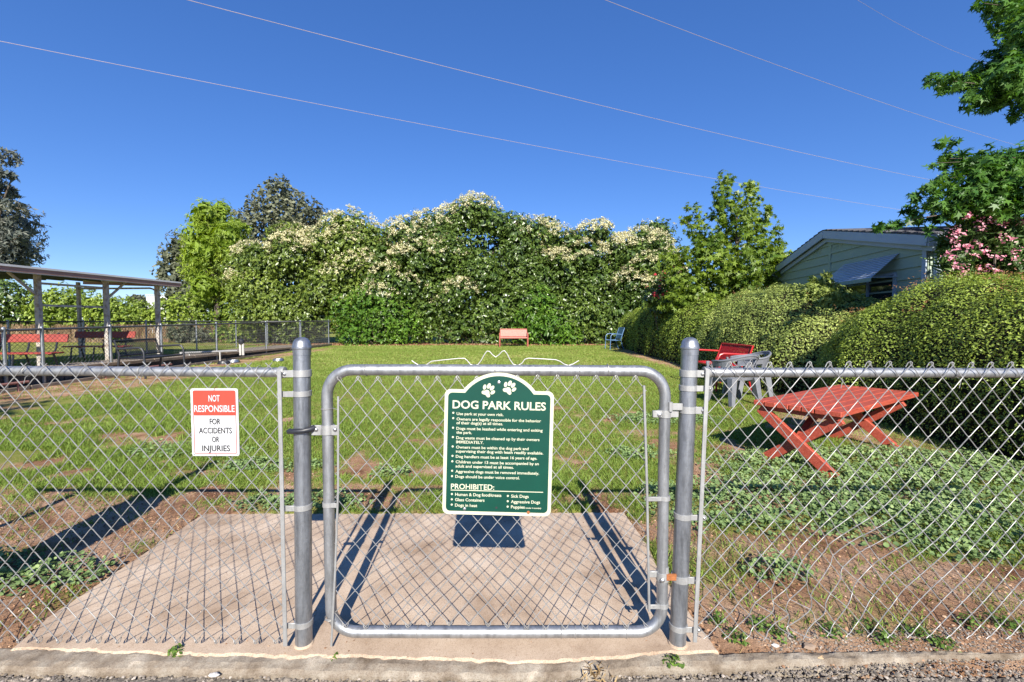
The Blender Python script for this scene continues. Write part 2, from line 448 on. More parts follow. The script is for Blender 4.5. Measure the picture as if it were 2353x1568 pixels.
a = me.attributes.new('cover', 'FLOAT', 'POINT'); a.data.foreach_set('value', cover(V[:, 0], V[:, 1]).astype(np.float32))
me.update(calc_edges=True)
def ground_material():
    m, nt, p = new_mat('lawn_soil')
    co = coords(nt)
    n1 = nd(nt, 'ShaderNodeTexNoise', Scale=2.6, Detail=9, Roughness=.65); nt.links.new(co, n1.inputs['Vector'])
    soil = ramp(nt, n1.outputs['Fac'], [(.34, (.21, .10, .055)), (.48, (.40, .23, .135)), (.64, (.55, .37, .25))])
    n2 = nd(nt, 'ShaderNodeTexNoise', Scale=85.0, Detail=6, Roughness=.8); nt.links.new(co, n2.inputs['Vector'])
    sp = ramp(nt, n2.outputs['Fac'], [(.3, (.5, .47, .45)), (.5, (1, 1, 1)), (.72, (1.0, 1.0, 1.0))])
    a = nd(nt, 'ShaderNodeMix', _data_type='RGBA', _blend_type='MULTIPLY'); a.inputs[0].default_value = .85
    nt.links.new(soil.outputs[0], a.inputs[6]); nt.links.new(sp.outputs[0], a.inputs[7])
    n3 = nd(nt, 'ShaderNodeTexNoise', Scale=1.1, Detail=7, Roughness=.7); nt.links.new(co, n3.inputs['Vector'])
    th = ramp(nt, n3.outputs['Fac'], [(.3, (.14, .165, .03)), (.5, (.22, .24, .052)), (.72, (.36, .31, .11))])
    cv = nd(nt, 'ShaderNodeAttribute'); cv.attribute_name = 'cover'
    mx = nd(nt, 'ShaderNodeMix', _data_type='RGBA')
    rr = nd(nt, 'ShaderNodeMapRange'); rr.inputs[1].default_value = .35; rr.inputs[2].default_value = .9; nt.links.new(cv.outputs['Fac'], rr.inputs[0])
    nt.links.new(rr.outputs[0], mx.inputs[0]); nt.links.new(a.outputs[2], mx.inputs[6]); nt.links.new(th.outputs[0], mx.inputs[7])
    nt.links.new(mx.outputs[2], p.inputs['Base Color'])
    p.inputs['Roughness'].default_value = 1; p.inputs['Specular IOR Level'].default_value = .1
    b = nd(nt, 'ShaderNodeBump', Strength=.9, Distance=.02); nt.links.new(n2.outputs['Fac'], b.inputs['Height']); nt.links.new(b.outputs[0], p.inputs['Normal'])
    return m
M['ground'] = ground_material()
o = link('ground', me, M['ground'], None); o['kind'] = 'structure'

# concrete slab under the gate: top face inset a little and chipped along its front edge
def slab(name, poly, z0, z1, mat, bev=.008, chip=.006):
    pts = []
    n = len(poly)
    for i in range(n):
        p, q = Vector(poly[i]), Vector(poly[(i + 1) % n]); L = (q - p).length; k = max(1, int(L / .014))
        for j in range(k): pts.append(p.lerp(q, j / k))
    pts = [p + Vector((0, chip * (2.4 * fbm(np.array(p.x * 14.), np.array(p.y * 14.), 3) + 1.2 * fbm(np.array(p.x * 70.), np.array(p.y * 70.), 2) - 1.8))) for p in pts]
    c = sum(pts, Vector((0, 0))) / len(pts)
    mb = MB(); m = len(pts)
    ins = []
    for i, p in enumerate(pts):
        t = (pts[(i + 1) % m] - pts[i - 1]).normalized(); nrm = Vector((-t.y, t.x))
        if nrm.dot(c - p) < 0: nrm = -nrm
        ins.append(p + nrm * (bev * (.6 + .9 * random.random())))
    vs = [(p.x, p.y, z0) for p in pts] + [(p.x, p.y, z1 - bev * .7 - .003 * random.random()) for p in pts] + [(p.x, p.y, z1) for p in ins]
    fs = [tuple(range(2 * m, 3 * m))]
    for i in range(m):
        j = (i + 1) % m
        fs += [(i, j, j + m, i + m), (i + m, j + m, j + 2 * m, i + 2 * m)]
    mb.add(vs, fs)
    o = mb.build(name, mat); o['kind'] = 'structure'
    return o
slab('concrete_pad', PAD, -.12, 0.0, M['pad'], .007, .009)
# kerb strip: a low band of old concrete between slab and road, broken away at its right end
kx = np.concatenate([np.arange(-30, -2.6, 1.2), np.arange(-2.6, 2.02, .011)])
fr = [gp(px, py, -.015) for px, py in [(-700, 1537), (30, 1537), (500, 1542), (900, 1549), (1190, 1553), (1400, 1543), (1700, 1530), (2090, 1520), (2200, 1512)]]
bk = [gp(px, py, -.012) for px, py in [(-700, 1490), (1560, 1490), (1650, 1506), (1900, 1502), (2178, 1499), (2230, 1505)]]
yo = np.interp(kx, [p.x for p in fr], [p.y for p in fr]) + .010 * (fbm(kx * 9, kx * 0 + 2, 3) - .5) + .012 * (fbm(kx * 45, kx * 0 + 8, 3) - .5)
yi = np.interp(kx, [p.x for p in bk], [p.y for p in bk]) + .012 * (fbm(kx * 14, kx * 0 + 5, 3) - .5)
yi = np.maximum(yi, yo + .004)
rows = [(0.0, -.09, 0), (0.0, -.026, 1), (.10, -.015, 1), (.3, -.008, 1), (.6, -.006, 1), (.9, -.006, 1), (1.0, -.02, 1), (1.0, -.09, 0)]
mb = MB(); vs = []
for f_, z_, r_ in rows:
    y_ = yo + (yi - yo) * f_
    z = z_ + r_ * .011 * (fbm(kx * 30 + f_ * 9, y_ * 30, 3) - .5) - .02 * sstep(1.85, 2.02, kx)
    vs.append(np.stack([kx, y_, z], -1))
n_ = len(kx); vs = np.concatenate(vs)
i_ = (np.arange(len(rows) - 1)[:, None] * n_ + np.arange(n_ - 1)[None, :]).reshape(-1)
mb.add(vs.tolist(), np.stack([i_, i_ + 1, i_ + n_ + 1, i_ + n_], -1).tolist())
o = mb.build('kerb_strip', M['kerb']); o['kind'] = 'structure'
# road: fine relief by the kerb, plain beyond
ax = grid_axis([(-40, -2.4, 3), (-2.4, 2.4, .012), (2.4, 41, 3)]); ay = grid_axis([(-30, 1.0, 2), (1.0, 1.40, .05), (1.40, 1.585, .0085)])
AX, AY = np.meshgrid(ax, ay)
AZ = -.040 + .016 * (fbm(AX * 55, AY * 55, 3) - .5) + .012 * (fbm(AX * 6, AY * 6, 2) - .5)
AZ = np.where(AY > 1.555 + .02 * (fbm(AX * 9, AX * 0 + 3., 3) - .5), AZ - .035 * (AY - 1.54) / .04, AZ)
mb = MB(); nx = len(ax)
i = (np.arange(len(ay) - 1)[:, None] * nx + np.arange(nx - 1)[None, :]).reshape(-1)
mb.add(np.stack([AX, AY, AZ], -1).reshape(-1, 3).tolist(), np.stack([i, i + 1, i + nx + 1, i + nx], -1).tolist())
o = mb.build('road', M['asphalt'], smooth=False); o['kind'] = 'structure'

# ------------------------------------------------------------------ grass, weeds, litter (uncountable)
def scatter(n, x0, x1, y0, y1):
    return x0 + (x1 - x0) * R.rand(n), y0 + (y1 - y0) * R.rand(n)
def lawn(n, zone, wl, dens_pow=1.0, straw=False, thr=.0):
    x, y = scatter(n, *zone)
    c = cover(x, y) * (1 - .72 * ellipses(x, y, MALL[:4] + MALL[11:]))
    keep = (R.rand(n) < (c ** dens_pow if not straw else (1 - np.abs(c - .5) * 1.5).clip(.08, 1))) & ~in_poly(x, y, PAD) & (np.abs(x) < 1.25 * y + .6)
    x, y = x[keep], y[keep]
    return x, y, c[keep]
def blade_mesh(name, x, y, l, w, mat, lean=.6, tint=None, simple=False):
    N = len(x); z = groundz(x, y) - .004
    p = np.stack([x, y, z], -1)
    a = R.rand(N) * 2 * np.pi
    lv = np.stack([np.cos(a), np.sin(a), np.zeros(N)], -1)
    t = norm(np.array([0, 0, 1.0]) + lv * (lean * (.3 + R.rand(N)))[:, None])
    a2 = R.rand(N) * 2 * np.pi
    b = np.stack([np.cos(a2), np.sin(a2), np.zeros(N)], -1); b = norm(b - t * np.sum(b * t, axis=1, keepdims=True))
    n = np.cross(t, b); flip = np.sum(n * lv, axis=1) < 0; n[flip] *= -1
    if simple: return card_mesh(name, p, b, t, n, w, l, [(-.5, 0, 0), (.5, 0, 0), (0, 1, .2)], mat, tint=tint)
    return card_mesh(name, p, b, t, n, w, l, [(-.5, 0, 0), (.5, 0, 0), (.34, .6, .06), (0, 1, .28), (-.34, .6, .06)], mat, tint=tint, faces=[[0, 1, 2, 4], [4, 2, 3]])
M['grass'] = leaf('grass_blade', (.10, .170, .022), (.25, .345, .066), (.45, .45, .16), transl=.35, rough=.55, spec=.25)
M['straw'] = leaf('dry_straw', (.22, .14, .06), (.42, .30, .15), (.55, .43, .26), transl=.15, rough=.8, spec=.1)
xs, ys, ls, ws = [], [], [], []
for n, zone, l0, w0 in [(158000, (-4.2, 4.6, 1.62, 4.2), .048, .0050), (120000, (-6.5, 6.0, 4.2, 7.0), .046, .0065), (110000, (-8.6, 5.2, 7.0, 12.0), .042, .010), (90000, (-9, 5.2, 12, 24), .045, .018),
                        (22000, (-15, -8.6, 10, 25), .05, .02)]:
    x, y, c = lawn(n, zone, None, 1.3)
    tall = 1 + 1.1 * ellipses(x, y, [(-3.6, 4.6, 1.4, .7, 1), (-2.6, 4.9, .9, .5, .8), (-.1, 3.2, .6, .25, .8), (2.4, 3.65, .8, .2, 1.0), (3.0, 2.5, .5, .4, .8)])
    L = l0 * (.5 + .9 * R.rand(len(x))) * tall * (.55 + .9 * fbm(x * 1.3, y * 1.3, 3)) * (.4 + .6 * c)
    xs.append(x); ys.append(y); ls.append(L); ws.append(w0 * (.7 + .6 * R.rand(len(x))))
x, y, L, W = map(np.concatenate, (xs, ys, ls, ws))
tnt = (.15 + .5 * R.rand(len(x)) + .55 * (fbm(x * .9 + 3, y * .9, 4) - .42) + .22 * sstep(5, 14, y)).clip(0, 1)
nr_ = y < 6.5
o = blade_mesh('lawn_grass', x[nr_], y[nr_], L[nr_], W[nr_], M['grass'], .8, tnt[nr_])
tag(o, 'green lawn grass, thin and patchy near the gate', 'grass', kind='stuff')
fr_ = ~nr_
o = blade_mesh('lawn_grass', x[fr_], y[fr_], L[fr_], W[fr_] * 1.25, M['grass'], .8, tnt[fr_], True)
tag(o, 'short even lawn grass stretching back to the trees', 'grass', kind='stuff')
x, y, c = lawn(78000, (-4.6, 4.6, 1.60, 7.5), None, straw=True)
o = blade_mesh('dry_grass', x, y, .05 * (.4 + R.rand(len(x))), .0034, M['straw'], 3.2, None, True)
tag(o, 'dry straw coloured grass lying on the bare soil', 'dry grass', kind='stuff')

# broad-leaved mallow weeds growing in carpets
x, y = scatter(330000, -3.6, 5.0, 1.7, 6.2)
md = ellipses(x, y, MALL) * (.25 + 1.4 * (fbm(x * 6, y * 6, 3) - .25)).clip(0, 1)
keep = (R.rand(len(x)) < md * 1.0) & ~in_poly(x, y, PAD)
x, y, md = x[keep], y[keep], md[keep]
N = len(x); hgt = (.008 + .085 * R.rand(N) ** .7) * (.35 + .8 * md) * (.15 + 1.5 * fbm(x * 9 + 9, y * 9, 2))
p = np.stack([x, y, groundz(x, y) + hgt], -1)
b, t, n = leaf_frames(np.tile([0, -.3, 1.0], (N, 1)), .6, 0, .3)
sz = .010 + .018 * R.rand(N) ** 1.4
o = card_mesh('mallow_weed', p, b, t, n, sz, sz, MALLOW, M['mallow'], faces=MALLOWF, tint=(.15 + .7 * R.rand(N) + .3 * (hgt / .06 - .5)).clip(0, 1))
tag(o, 'low carpet of round leaved mallow weeds on the soil', 'weeds', kind='stuff')

# dead leaves, crumbs of soil and stones
def litter(name, label, cat, x, y, zf, size, mat, flat=.35):
    N = len(x); z = zf(x, y)
    p = np.stack([x, y, z], -1)
    b, t, n = leaf_frames(np.tile([0, 0, 1.0], (N, 1)), flat, 0, .5)
    o = card_mesh(name, p, b, t, n, size * .8, size, [(-.5, -.3, 0), (.1, -.5, .12), (.5, -.1, .05), (.3, .45, 0), (-.35, .4, .1), (0, 0, .42)], mat,
                  faces=[[0, 1, 5], [1, 2, 5], [2, 3, 5], [3, 4, 5], [4, 0, 5]])
    return tag(o, label, cat, kind='stuff')
x, y = scatter(30000, -3.4, 3.6, 1.58, 3.6)
keep = (R.rand(len(x)) < (1 - cover(x, y)) * .8) & ~in_poly(x, y, PAD)
x, y = x[keep], y[keep]
M['clod'] = leaf('soil_crumb', (.17, .09, .05), (.38, .22, .13), (.52, .36, .24), transl=0, rough=1, spec=.05)
litter('soil_crumbs', 'loose crumbs of reddish soil and bark', 'soil', x, y, lambda a, b_: groundz(a, b_) + .001, .006 + .012 * R.rand(len(x)) ** 2, M['clod'])
x, y = scatter(9500, -2.0, 2.2, 1.40, 1.585)
litter('road_gravel', 'loose grey grit along the edge of the road', 'gravel', x, y, lambda a, b_: -.040 + .004 * R.rand(len(a)), .004 + .013 * R.rand(len(x)) ** 2, M['stone'])
x, y = scatter(5200, .95, 2.4, 1.55, 1.76)
litter('dirt_gravel', 'pale grit scattered on the dirt verge outside the right fence', 'gravel', x, y, lambda a, b_: groundz(a, b_) + .002, .003 + .008 * R.rand(len(x)) ** 2, M['stone'])
x, y = scatter(700, -1.9, .95, 1.60, 2.8)
keep = in_poly(x, y, PAD); x, y = x[keep], y[keep]
litter('slab_grit', 'fine brown grit lying on the concrete slab', 'grit', x, y, lambda a, b_: a * 0 + .0005, .003 + .006 * R.rand(len(x)) ** 3, M['clod'])
x, y = scatter(9000, -13, 6, 22.2, 24.6)
keep = R.rand(len(x)) < sstep(22.0, 23.8, y); x, y = x[keep], y[keep]
M['dead'] = leaf('dead_leaf', (.16, .07, .035), (.36, .19, .10), (.50, .34, .20), transl=.1, rough=.9)
litter('fallen_leaves', 'brown fallen leaves under the flowering trees', 'leaves', x, y, lambda a, b_: groundz(a, b_) + .01, .05 + .06 * R.rand(len(x)), M['dead'], .6)

# single weeds in the joints
def weed(name, label, loc, r, h, nleaf, mat, group=None, lance=False):
    t_ = thing(name, label, 'weed', loc, 0, group)
    a = R.rand(nleaf) * 2 * np.pi; rr = r * R.rand(nleaf) ** .6
    p = np.stack([rr * np.cos(a), rr * np.sin(a) * .7, h * (1 - (rr / r) ** 2) * (.3 + .7 * R.rand(nleaf)) + .004], -1) + np.array(loc)
    b, t, n = leaf_frames(norm(np.stack([np.cos(a) * .7, np.sin(a) * .7, np.ones(nleaf)], -1)), .45, 0, .2)
    s = .007 + .011 * R.rand(nleaf)
    card_mesh('leaf_tuft', p, b, t, n, s * (.35 if lance else .9), s * (2.2 if lance else 1.2), LANCE if lance else OVAL, mat, t_, kind='stuff')
    mb = MB()
    for k in range(9):
        aa = k * .7 + random.random(); q = r * (.4 + .5 * random.random())
        mb.tube([(0, 0, -.004), (q * .5 * math.cos(aa), q * .35 * math.sin(aa), h * .55), (q * math.cos(aa), q * .7 * math.sin(aa), h * .6)], .0012, 4)
    mb.build('stem', mat if not lance else M['straw'], t_)
    return t_
M['weed'] = leaf('weed_leaf', (.06, .12, .02), (.14, .23, .04), transl=.25)
def on(px, py, z): p = gp(px, py, z); return (p.x, p.y, z)
weed('weed', 'small green weed in the kerb joint below the red and white sign', on(408, 1507, -.02), .045, .035, 70, M['weed'])
weed('weed', 'tiny green sprig in the kerb joint below the left gate post', on(768, 1517, -.02), .03, .022, 36, M['weed'])
weed('weed', 'green weed in the kerb joint below the right gate post', on(1546, 1528, -.02), .042, .04, 60, M['weed'])
weed('dry_weed', 'dead brown tufted weed at the edge of the road', on(1368, 1556, -.03), .075, .05, 46, M['straw'], lance=True)
for px, py, r_ in [(1690, 1472, .05), (1790, 1466, .06), (1745, 1450, .05), (1915, 1462, .06), (2000, 1455, .07), (2035, 1478, .06), (2110, 1470, .07), (2165, 1488, .06), (2290, 1440, .06), (2335, 1455, .07), (1650, 1440, .04), (2225, 1445, .05)]:
    q = gp(px, py, -.015)
    weed('weed', 'low green weed at the foot of the right chain link fence', (q.x, q.y, float(groundz(np.array(q.x), np.array(q.y)))), r_, .05, 60, M['weed'], 'weeds along the foot of the right fence')

# ------------------------------------------------------------------ chain link fences, gate, signs
YP = 1.672                     # plane of the posts
def chain(x0, x1, z0, z1, Y, r=.00165, a=.0368, h=.0432, sides=5, disp=None, top='twist', bot='knuckle', xfun=None):
    """woven chain link fabric: zigzag wires that hook round their neighbours"""
    mb = MB()
    nk = int(round((x1 - x0) / a)); a = (x1 - x0) / nk
    nj = int(round((z1 - z0) / h)); h = (z1 - z0) / nj
    def dp(x, z, y):
        if disp is not None:
            dx, dz, dy = disp(x, z); return (x + dx, y + dy, z + dz)
        return (x, y, z)
    for k in range(nk):
        vx = [x0 + a * (k + (1 if (j + k) % 2 == 0 else 0)) for j in range(nj + 1)]
        ov = r * 1.1
        pts = []
        for j in range(nj + 1):
            right = (j + k) % 2 == 0
            x = vx[j] + (ov if right else -ov); z = z0 + j * h
            yd = 0.0
            if j > 0:
                sgn = -1 if vx[j] > vx[j - 1] else 1
                pts.append(dp(vx[j - 1] + (vx[j] - vx[j - 1]) * .5, z - h * .5, Y + sgn * r * .75))
                pts.append(dp(vx[j - 1] + (vx[j] - vx[j - 1]) * .87, z - h * .12, Y + sgn * r * 1.0))
            pts.append(dp(x, z, Y))
            if j < nj:
                sgn = -1 if vx[j + 1] > vx[j] else 1
                pts.append(dp(vx[j] + (vx[j + 1] - vx[j]) * .13, z + h * .12, Y + sgn * r * 1.0))
        # ends
        s_top = 1 if (nj + k) % 2 == 0 else -1
        tx, tz = vx[nj], z1
        if top == 'twist':
            e = .012 + .008 * random.random()
            pts.append(dp(tx + s_top * e * .9, tz + e * .75, Y - s_top * r))
        elif top == 'loop':
            pts += [dp(tx + s_top * .004, tz + .007, Y), dp(tx, tz + .011, Y + .003), dp(tx - s_top * .006, tz + .006, Y + .006), dp(tx - s_top * .013, tz - .010, Y + .007)]
        s_b = 1 if k % 2 == 0 else -1
        bx = vx[0]
        if bot == 'knuckle':
            pre = [dp(bx - s_b * .012, z0 + .011, Y + .006), dp(bx - s_b * .008, z0 - .004, Y + .005), dp(bx, z0 - .010, Y + .002), dp(bx + s_b * .004, z0 - .006, Y)]
        else:
            pre = [dp(bx + s_b * .012, z0 - .008, Y + s_b * r)]
        mb.tube(pre + pts, r, sides, cap=False)
    return mb
def wob(seed, amp, base=None):
    def f(x, z):
        ax, az = np.array(x * 3.1 + seed), np.array(z * 3.1 + seed * 2)
        dx = (float(fbm(ax, az, 3)) - .5) * 2 * amp; dz = (float(fbm(ax + 31, az + 7, 3)) - .5) * 2 * amp
        dy = (float(fbm(ax + 11, az + 57, 2)) - .5) * 3 * amp
        if base:
            bx, bz, by = base(x, z); return dx + bx, dz + bz, dy + by
        return dx, dz, dy
    return f

def band(parent, px_x, z, x_end, ypost, rp, mat=None, name='tension_band', h=.021, bolt=True, y_front=None):
    """flat strap round a pipe with a tab and a carriage bolt"""
    mb = MB()
    prof = [(rp + .0005, -h / 2), (rp + .0032, -h / 2 + .001), (rp + .0032, h / 2 - .001), (rp + .0005, h / 2)]
    mb.lathe(prof, (px_x, ypost, z), 22)
    s = 1 if x_end > px_x else -1
    yf = (ypost - rp * .72) if y_front is None else y_front
    xa, xb = px_x + s * rp * .55, x_end
    mb.bevbox((min(xa, xb), yf - .004, z - h / 2), (max(xa, xb), yf + .001, z + h / 2), .0012)
    mb.lathe([(h / 2, 0), (h / 2, .0035)], (xb, yf - .0035, z), 14, Matrix.Rotation(math.radians(-90), 3, 'X').to_4x4())
    b = mb.build(name, mat or M['galv_light'], parent, smooth=True, world=True)
    if bolt:
        m2 = MB(); R90 = Matrix.Rotation(math.radians(90), 3, 'X').to_4x4()
        m2.lathe([(.0068, 0), (.0066, .0025), (.0045, .0050), (.0012, .0060)], (xb, yf - .004, z), 12, R90)
        m2.build('bolt', M['bolt'], b, smooth=True, world=True)
    return b
def terminal_post(parent, xt, xb, zt, y):
    zc = zt - .036
    mb = MB(); n = 14
    mb.tube([(xb, y, -.12)] + [(xb + (xt - xb) * k / n, y, zc * k / n) for k in range(n + 1)], .0302, 24)
    po = mb.build('terminal_post', M['galv_post'], parent, smooth=True, world=True)
    c = MB()
    c.lathe([(.0312, -.030), (.0318, -.008), (.0345, -.006), (.0345, -.001), (.0325, .001), (.0315, .010), (.0278, .021), (.020, .030), (.010, .0345), (.002, .0358)], (xt, y, zc), 26)
    c.build('post_cap', M['galv_post'], po, smooth=True, world=True)
    f = MB(); f.lathe([(.036, -.002), (.034, .004), (.0308, .006)], (xb, y, .001), 22)
    f.build('grout_collar', M['pad'], po, world=True)
    return po
def post_x(xb, xt, z): return xb + (xt - xb) * z / 1.125

# ---- left run
fl = thing('chain_link_fence', 'galvanised chain link fence holding the red and white notice sign', 'fence', (-1.7, YP, 0))
XLB, XLT = -.788, -.773
terminal_post(fl, XLT, XLB, 1.161, YP)
mb = MB(); mb.tube([(-3.3, 1.668, 1.040), (-2.4, 1.668, 1.038), (-1.6, 1.668, 1.036), (-.838, 1.668, 1.031)], .0178, 18)
mb.build('top_rail', M['galv'], fl, smooth=True, world=True)
mb = MB(); mb.lathe([(.012, 0), (.021, .003), (.022, .022), (.019, .026)], (-.832, 1.668, 1.031), 16, Matrix.Rotation(math.radians(-90), 3, 'Y').to_4x4())
mb.build('rail_end', M['galv_light'], fl, smooth=True, world=True)
mb = chain(-3.2, -.842, .030, 1.058, 1.640, disp=wob(2.0, .004), top='twist')
mb.build('chain_link_mesh', M['wire'], fl, smooth=True, world=True)
mb = MB(); mb.bevbox((-.848, 1.634, .015), (-.833, 1.6395, 1.04), .0015)
mb.build('tension_bar', M['galv_light'], fl, world=True)
for px, py in [(693, 859), (694, 906), (696, 1168), (697, 1437)]:
    z = at(px, py, YP - .02).z
    if py == 859: band(fl, post_x(XLB, XLT, z), z, -.826, YP, .0302, h=.026)
    else: band(fl, post_x(XLB, XLT, z), z, -.846, YP, .0302)
mb = MB(); mb.tube([(-2.95, YP + .03, -.1), (-2.95, YP + .03, 1.08)], .0215, 16); mb.lathe([(.023, 0), (.02, .02), (.005, .03)], (-2.95, YP + .03, 1.08), 16)
mb.build('line_post', M['galv_post'], fl, smooth=True, world=True)
def tie(parent, x, y, z, r, tail=.05, down=True):
    mb = MB()
    pts = [(x + .002 * math.sin(k), y + (r + .002) * math.cos(k * .7), z + (r + .002) * math.sin(k * .7)) for k in range(10)]
    pts += [(x + .012, y - r - .004, z - r * 1.2), (x + .006, y - r - .004, z - r - tail)]
    mb.tube(pts, .0013, 5)
    return mb.build('wire_tie', M['wire'], parent, smooth=True, world=True)
for x in (-1.36, -.93, -1.78): tie(fl, x, 1.668, 1.036, .018, .025)

# ---- right run
fr = thing('chain_link_fence', 'galvanised chain link fence with dented lower mesh in front of the red table', 'fence', (1.6, YP, 0))
XRB, XRT = .627, .6546
terminal_post(fr, XRT, XRB, 1.161, YP)
mb = MB(); mb.tube([(.708, 1.668, 1.031), (1.4, 1.668, 1.030), (2.2, 1.668, 1.028), (3.3, 1.668, 1.024)], .0178, 18)
mb.build('top_rail', M['galv'], fr, smooth=True, world=True)
mb = MB(); mb.lathe([(.012, 0), (.021, .003), (.022, .022), (.019, .026)], (.702, 1.668, 1.031), 16, Matrix.Rotation(math.radians(90), 3, 'Y').to_4x4())
mb.build('rail_end', M['galv_light'], fr, smooth=True, world=True)
def dent(x, z):
    g = math.exp(-((x - 1.28) / .20) ** 2 - ((z - .30) / .16) ** 2); g2 = math.exp(-((x - 1.05) / .15) ** 2 - ((z - .12) / .12) ** 2)
    lean = -.028 * (1 - z) * max(0, 1 - (x - .69) / .6)
    wig = .012 * math.sin(x * 43 + z * 21) * (g + g2) * 1.1
    return (-.030 * g + .02 * g2 * math.sin(z * 60) + wig + lean, .028 * g - .018 * g2 + wig * .7, .05 * g + .03 * g2)
mb = chain(.712, 3.2, .048, 1.062, 1.640, disp=wob(9.0, .0045, dent), top='loop', bot='twist')
mb.build('chain_link_mesh', M['wire'], fr, smooth=True, world=True)
mb = MB(); mb.beam((.678, 1.637, .030), (.706, 1.637, 1.045), .015, .0055, (0, 1, 0), .0012)
mb.build('tension_bar', M['galv_light'], fr, world=True)
for px, py in [(1586, 859), (1583, 893), (1574, 1189), (1560, 1446)]:
    z = at(px, py, YP - .02).z; xb = .680 + .028 * z / 1.045
    band(fr, post_x(XRB, XRT, z), z, (.692 if py == 859 else xb + .014), YP, .0302, h=.026 if py == 859 else .021)
for x in (1.19, 1.62, 2.02): tie(fr, x, 1.668, 1.029, .018, .035)
mb = MB(); mb.tube([(2.95, YP + .03, -.1), (2.95, YP + .03, 1.08)], .0215, 16); mb.lathe([(.023, 0), (.02, .02), (.005, .03)], (2.95, YP + .03, 1.08), 16)
mb.build('line_post', M['galv_post'], fr, smooth=True, world=True)
# gate catch and lower hinge post bands on the right post
z = at(1580, 943, YP - .02).z; xp = post_x(XRB, XRT, z)
hb = band(fr, xp, z, xp + .047, YP, .0302, name='hinge_band', h=.026)
mb = MB(); mb.bevbox((xp - .075, YP - .026, z + .000), (xp - .026, YP - .019, z + .026), .002); mb.lathe([(.0085, -.004), (.0085, .03)], (xp - .070, YP - .02, z), 14)
mb.build('hinge_pin', M['galv_light'], hb, smooth=True, world=True)
z = at(1565, 1333, YP - .02).z; xp = post_x(XRB, XRT, z)
hb = band(fr, xp, z, xp + .050, YP, .0302, name='hinge_band', h=.026)
mb = MB(); mb.bevbox((xp - .060, YP - .024, z - .002), (xp - .022, YP - .014, z + .022), .002)
mb.build('rusty_strap', M['rust'], hb, world=True)
mb = MB(); mb.lathe([(.0085, -.01), (.0085, .045)], (xp - .057, YP - .012, z), 14)
mb.build('hinge_pin', M['galv_light'], hb, smooth=True, world=True)

# ---- gate
gt = thing('gate', 'low galvanised pipe gate with chain link infill and rounded corners', 'gate', (-.06, YP, 0))
XL, XR_, ZT, ZB, RC = -.683, .566, 1.040, .046, .095
ZTR = 1.036
def arc(cx, cz, a0, a1, n=9): return [(cx + RC * math.cos(math.radians(a0 + (a1 - a0) * k / n)), YP, cz + RC * math.sin(math.radians(a0 + (a1 - a0) * k / n))) for k in range(n + 1)]
pts = arc(XL + RC, ZB + RC, 180, 270) + [(-.3, YP, ZB - .001), (.0, YP, ZB - .0015), (.3, YP, ZB)] + arc(XR_ - RC, ZB + RC, 270, 360) + [(XR_ - .001, YP, .35), (XR_ - .002, YP, .7)] + \
      arc(XR_ - RC, ZTR - RC, 0, 90) + [(.3, YP, ZT - .003), (0, YP, ZT - .001), (-.3, YP, ZT)] + arc(XL + RC, ZT - RC, 90, 180) + [(XL, YP, .7), (XL - .001, YP, .35)]
mb = MB(); mb.tube(pts, .0205, 18, closed=True)
mb.build('gate_frame', M['galv'], gt, smooth=True, world=True)
def gate_shape(x, z):
    tr = .030 * (x - (-.63)) / 1.13 * (1 - z)           # the fabric is pulled askew
    belly = .012 * math.sin(max(0, min(1, (x + .63) / 1.13)) * math.pi)
    return (-.03 * (1 - z) * max(0, 1 - (x + .636) / .4) + .016 * (1 - z) * max(0, (x - .2) / .3), -tr * .9 + belly * (z - .5) * .6 - .012 * math.exp(-(z / .2) ** 2) * math.sin(x * 9), .012 * math.sin(x * 4) * (1 - z) * z * 3)
mb = chain(-.636, .492, .092, 1.008, 1.655, disp=wob(5.5, .005, gate_shape), top='loop', bot='knuckle')
mb.build('chain_link_mesh', M['wire'], gt, smooth=True, world=True)
mb = MB(); mb.tube([(-.634, 1.650, .945), (-.640, 1.650, .6), (-.655, 1.648, .30), (-.672, 1.642, .012)], .0042, 8)
mb.build('tension_bar', M['galv_light'], gt, smooth=True, world=True)
mb = MB(); mb.tube([(.481, 1.650, .985), (.497, 1.650, .6), (.511, 1.650, .14)], .0048, 8)
mb.build('tension_bar', M['galv_light'], gt, smooth=True, world=True)
z = at(757, 1163, YP - .02).z; band(gt, XL, z, -.648, YP, .0205, h=.017, bolt=False)
z = at(1523, 1148, YP - .02).z; band(gt, XR_, z, .499, YP, .0205, h=.017, bolt=False)
z = at(1522, 1396, YP - .02).z; band(gt, XR_, z, .508, YP, .0205, h=.017, bolt=False)
# wire lashings
def lash(x, z, n, along, x2=None):
    mb = MB(); pts = []
    for k in range(n * 8 + 1):
        a = k * math.pi / 4
        if along == 'z': pts.append((x + .0225 * math.cos(a), YP + .0225 * math.sin(a), z + .0015 * k / 8 + .001 * math.sin(k)))
        else: pts.append((x + .002 * k / 8 + .001 * math.sin(k), YP + .0225 * math.cos(a), z + .0225 * math.sin(a)))
    if x2 is not None: pts.append((x2, 1.648, z))
    mb.tube(pts, .0013, 5)
    return mb.build('wire_tie', M['wire'], gt, smooth=True, world=True)
lash(XL, at(755, 940, YP).z, 2, 'z', -.634); lash(XL, at(755, 1420, YP).z, 5, 'z', -.66)
for px in (842, 1010, 1137, 1330, 1395): lash(at(px, 851, YP).x, ZT - .001, 1 + px % 2, 'x')
for px in (957, 1290, 1322, 1440): lash(at(px, 1464, YP - .02).x, ZB, 1, 'x')
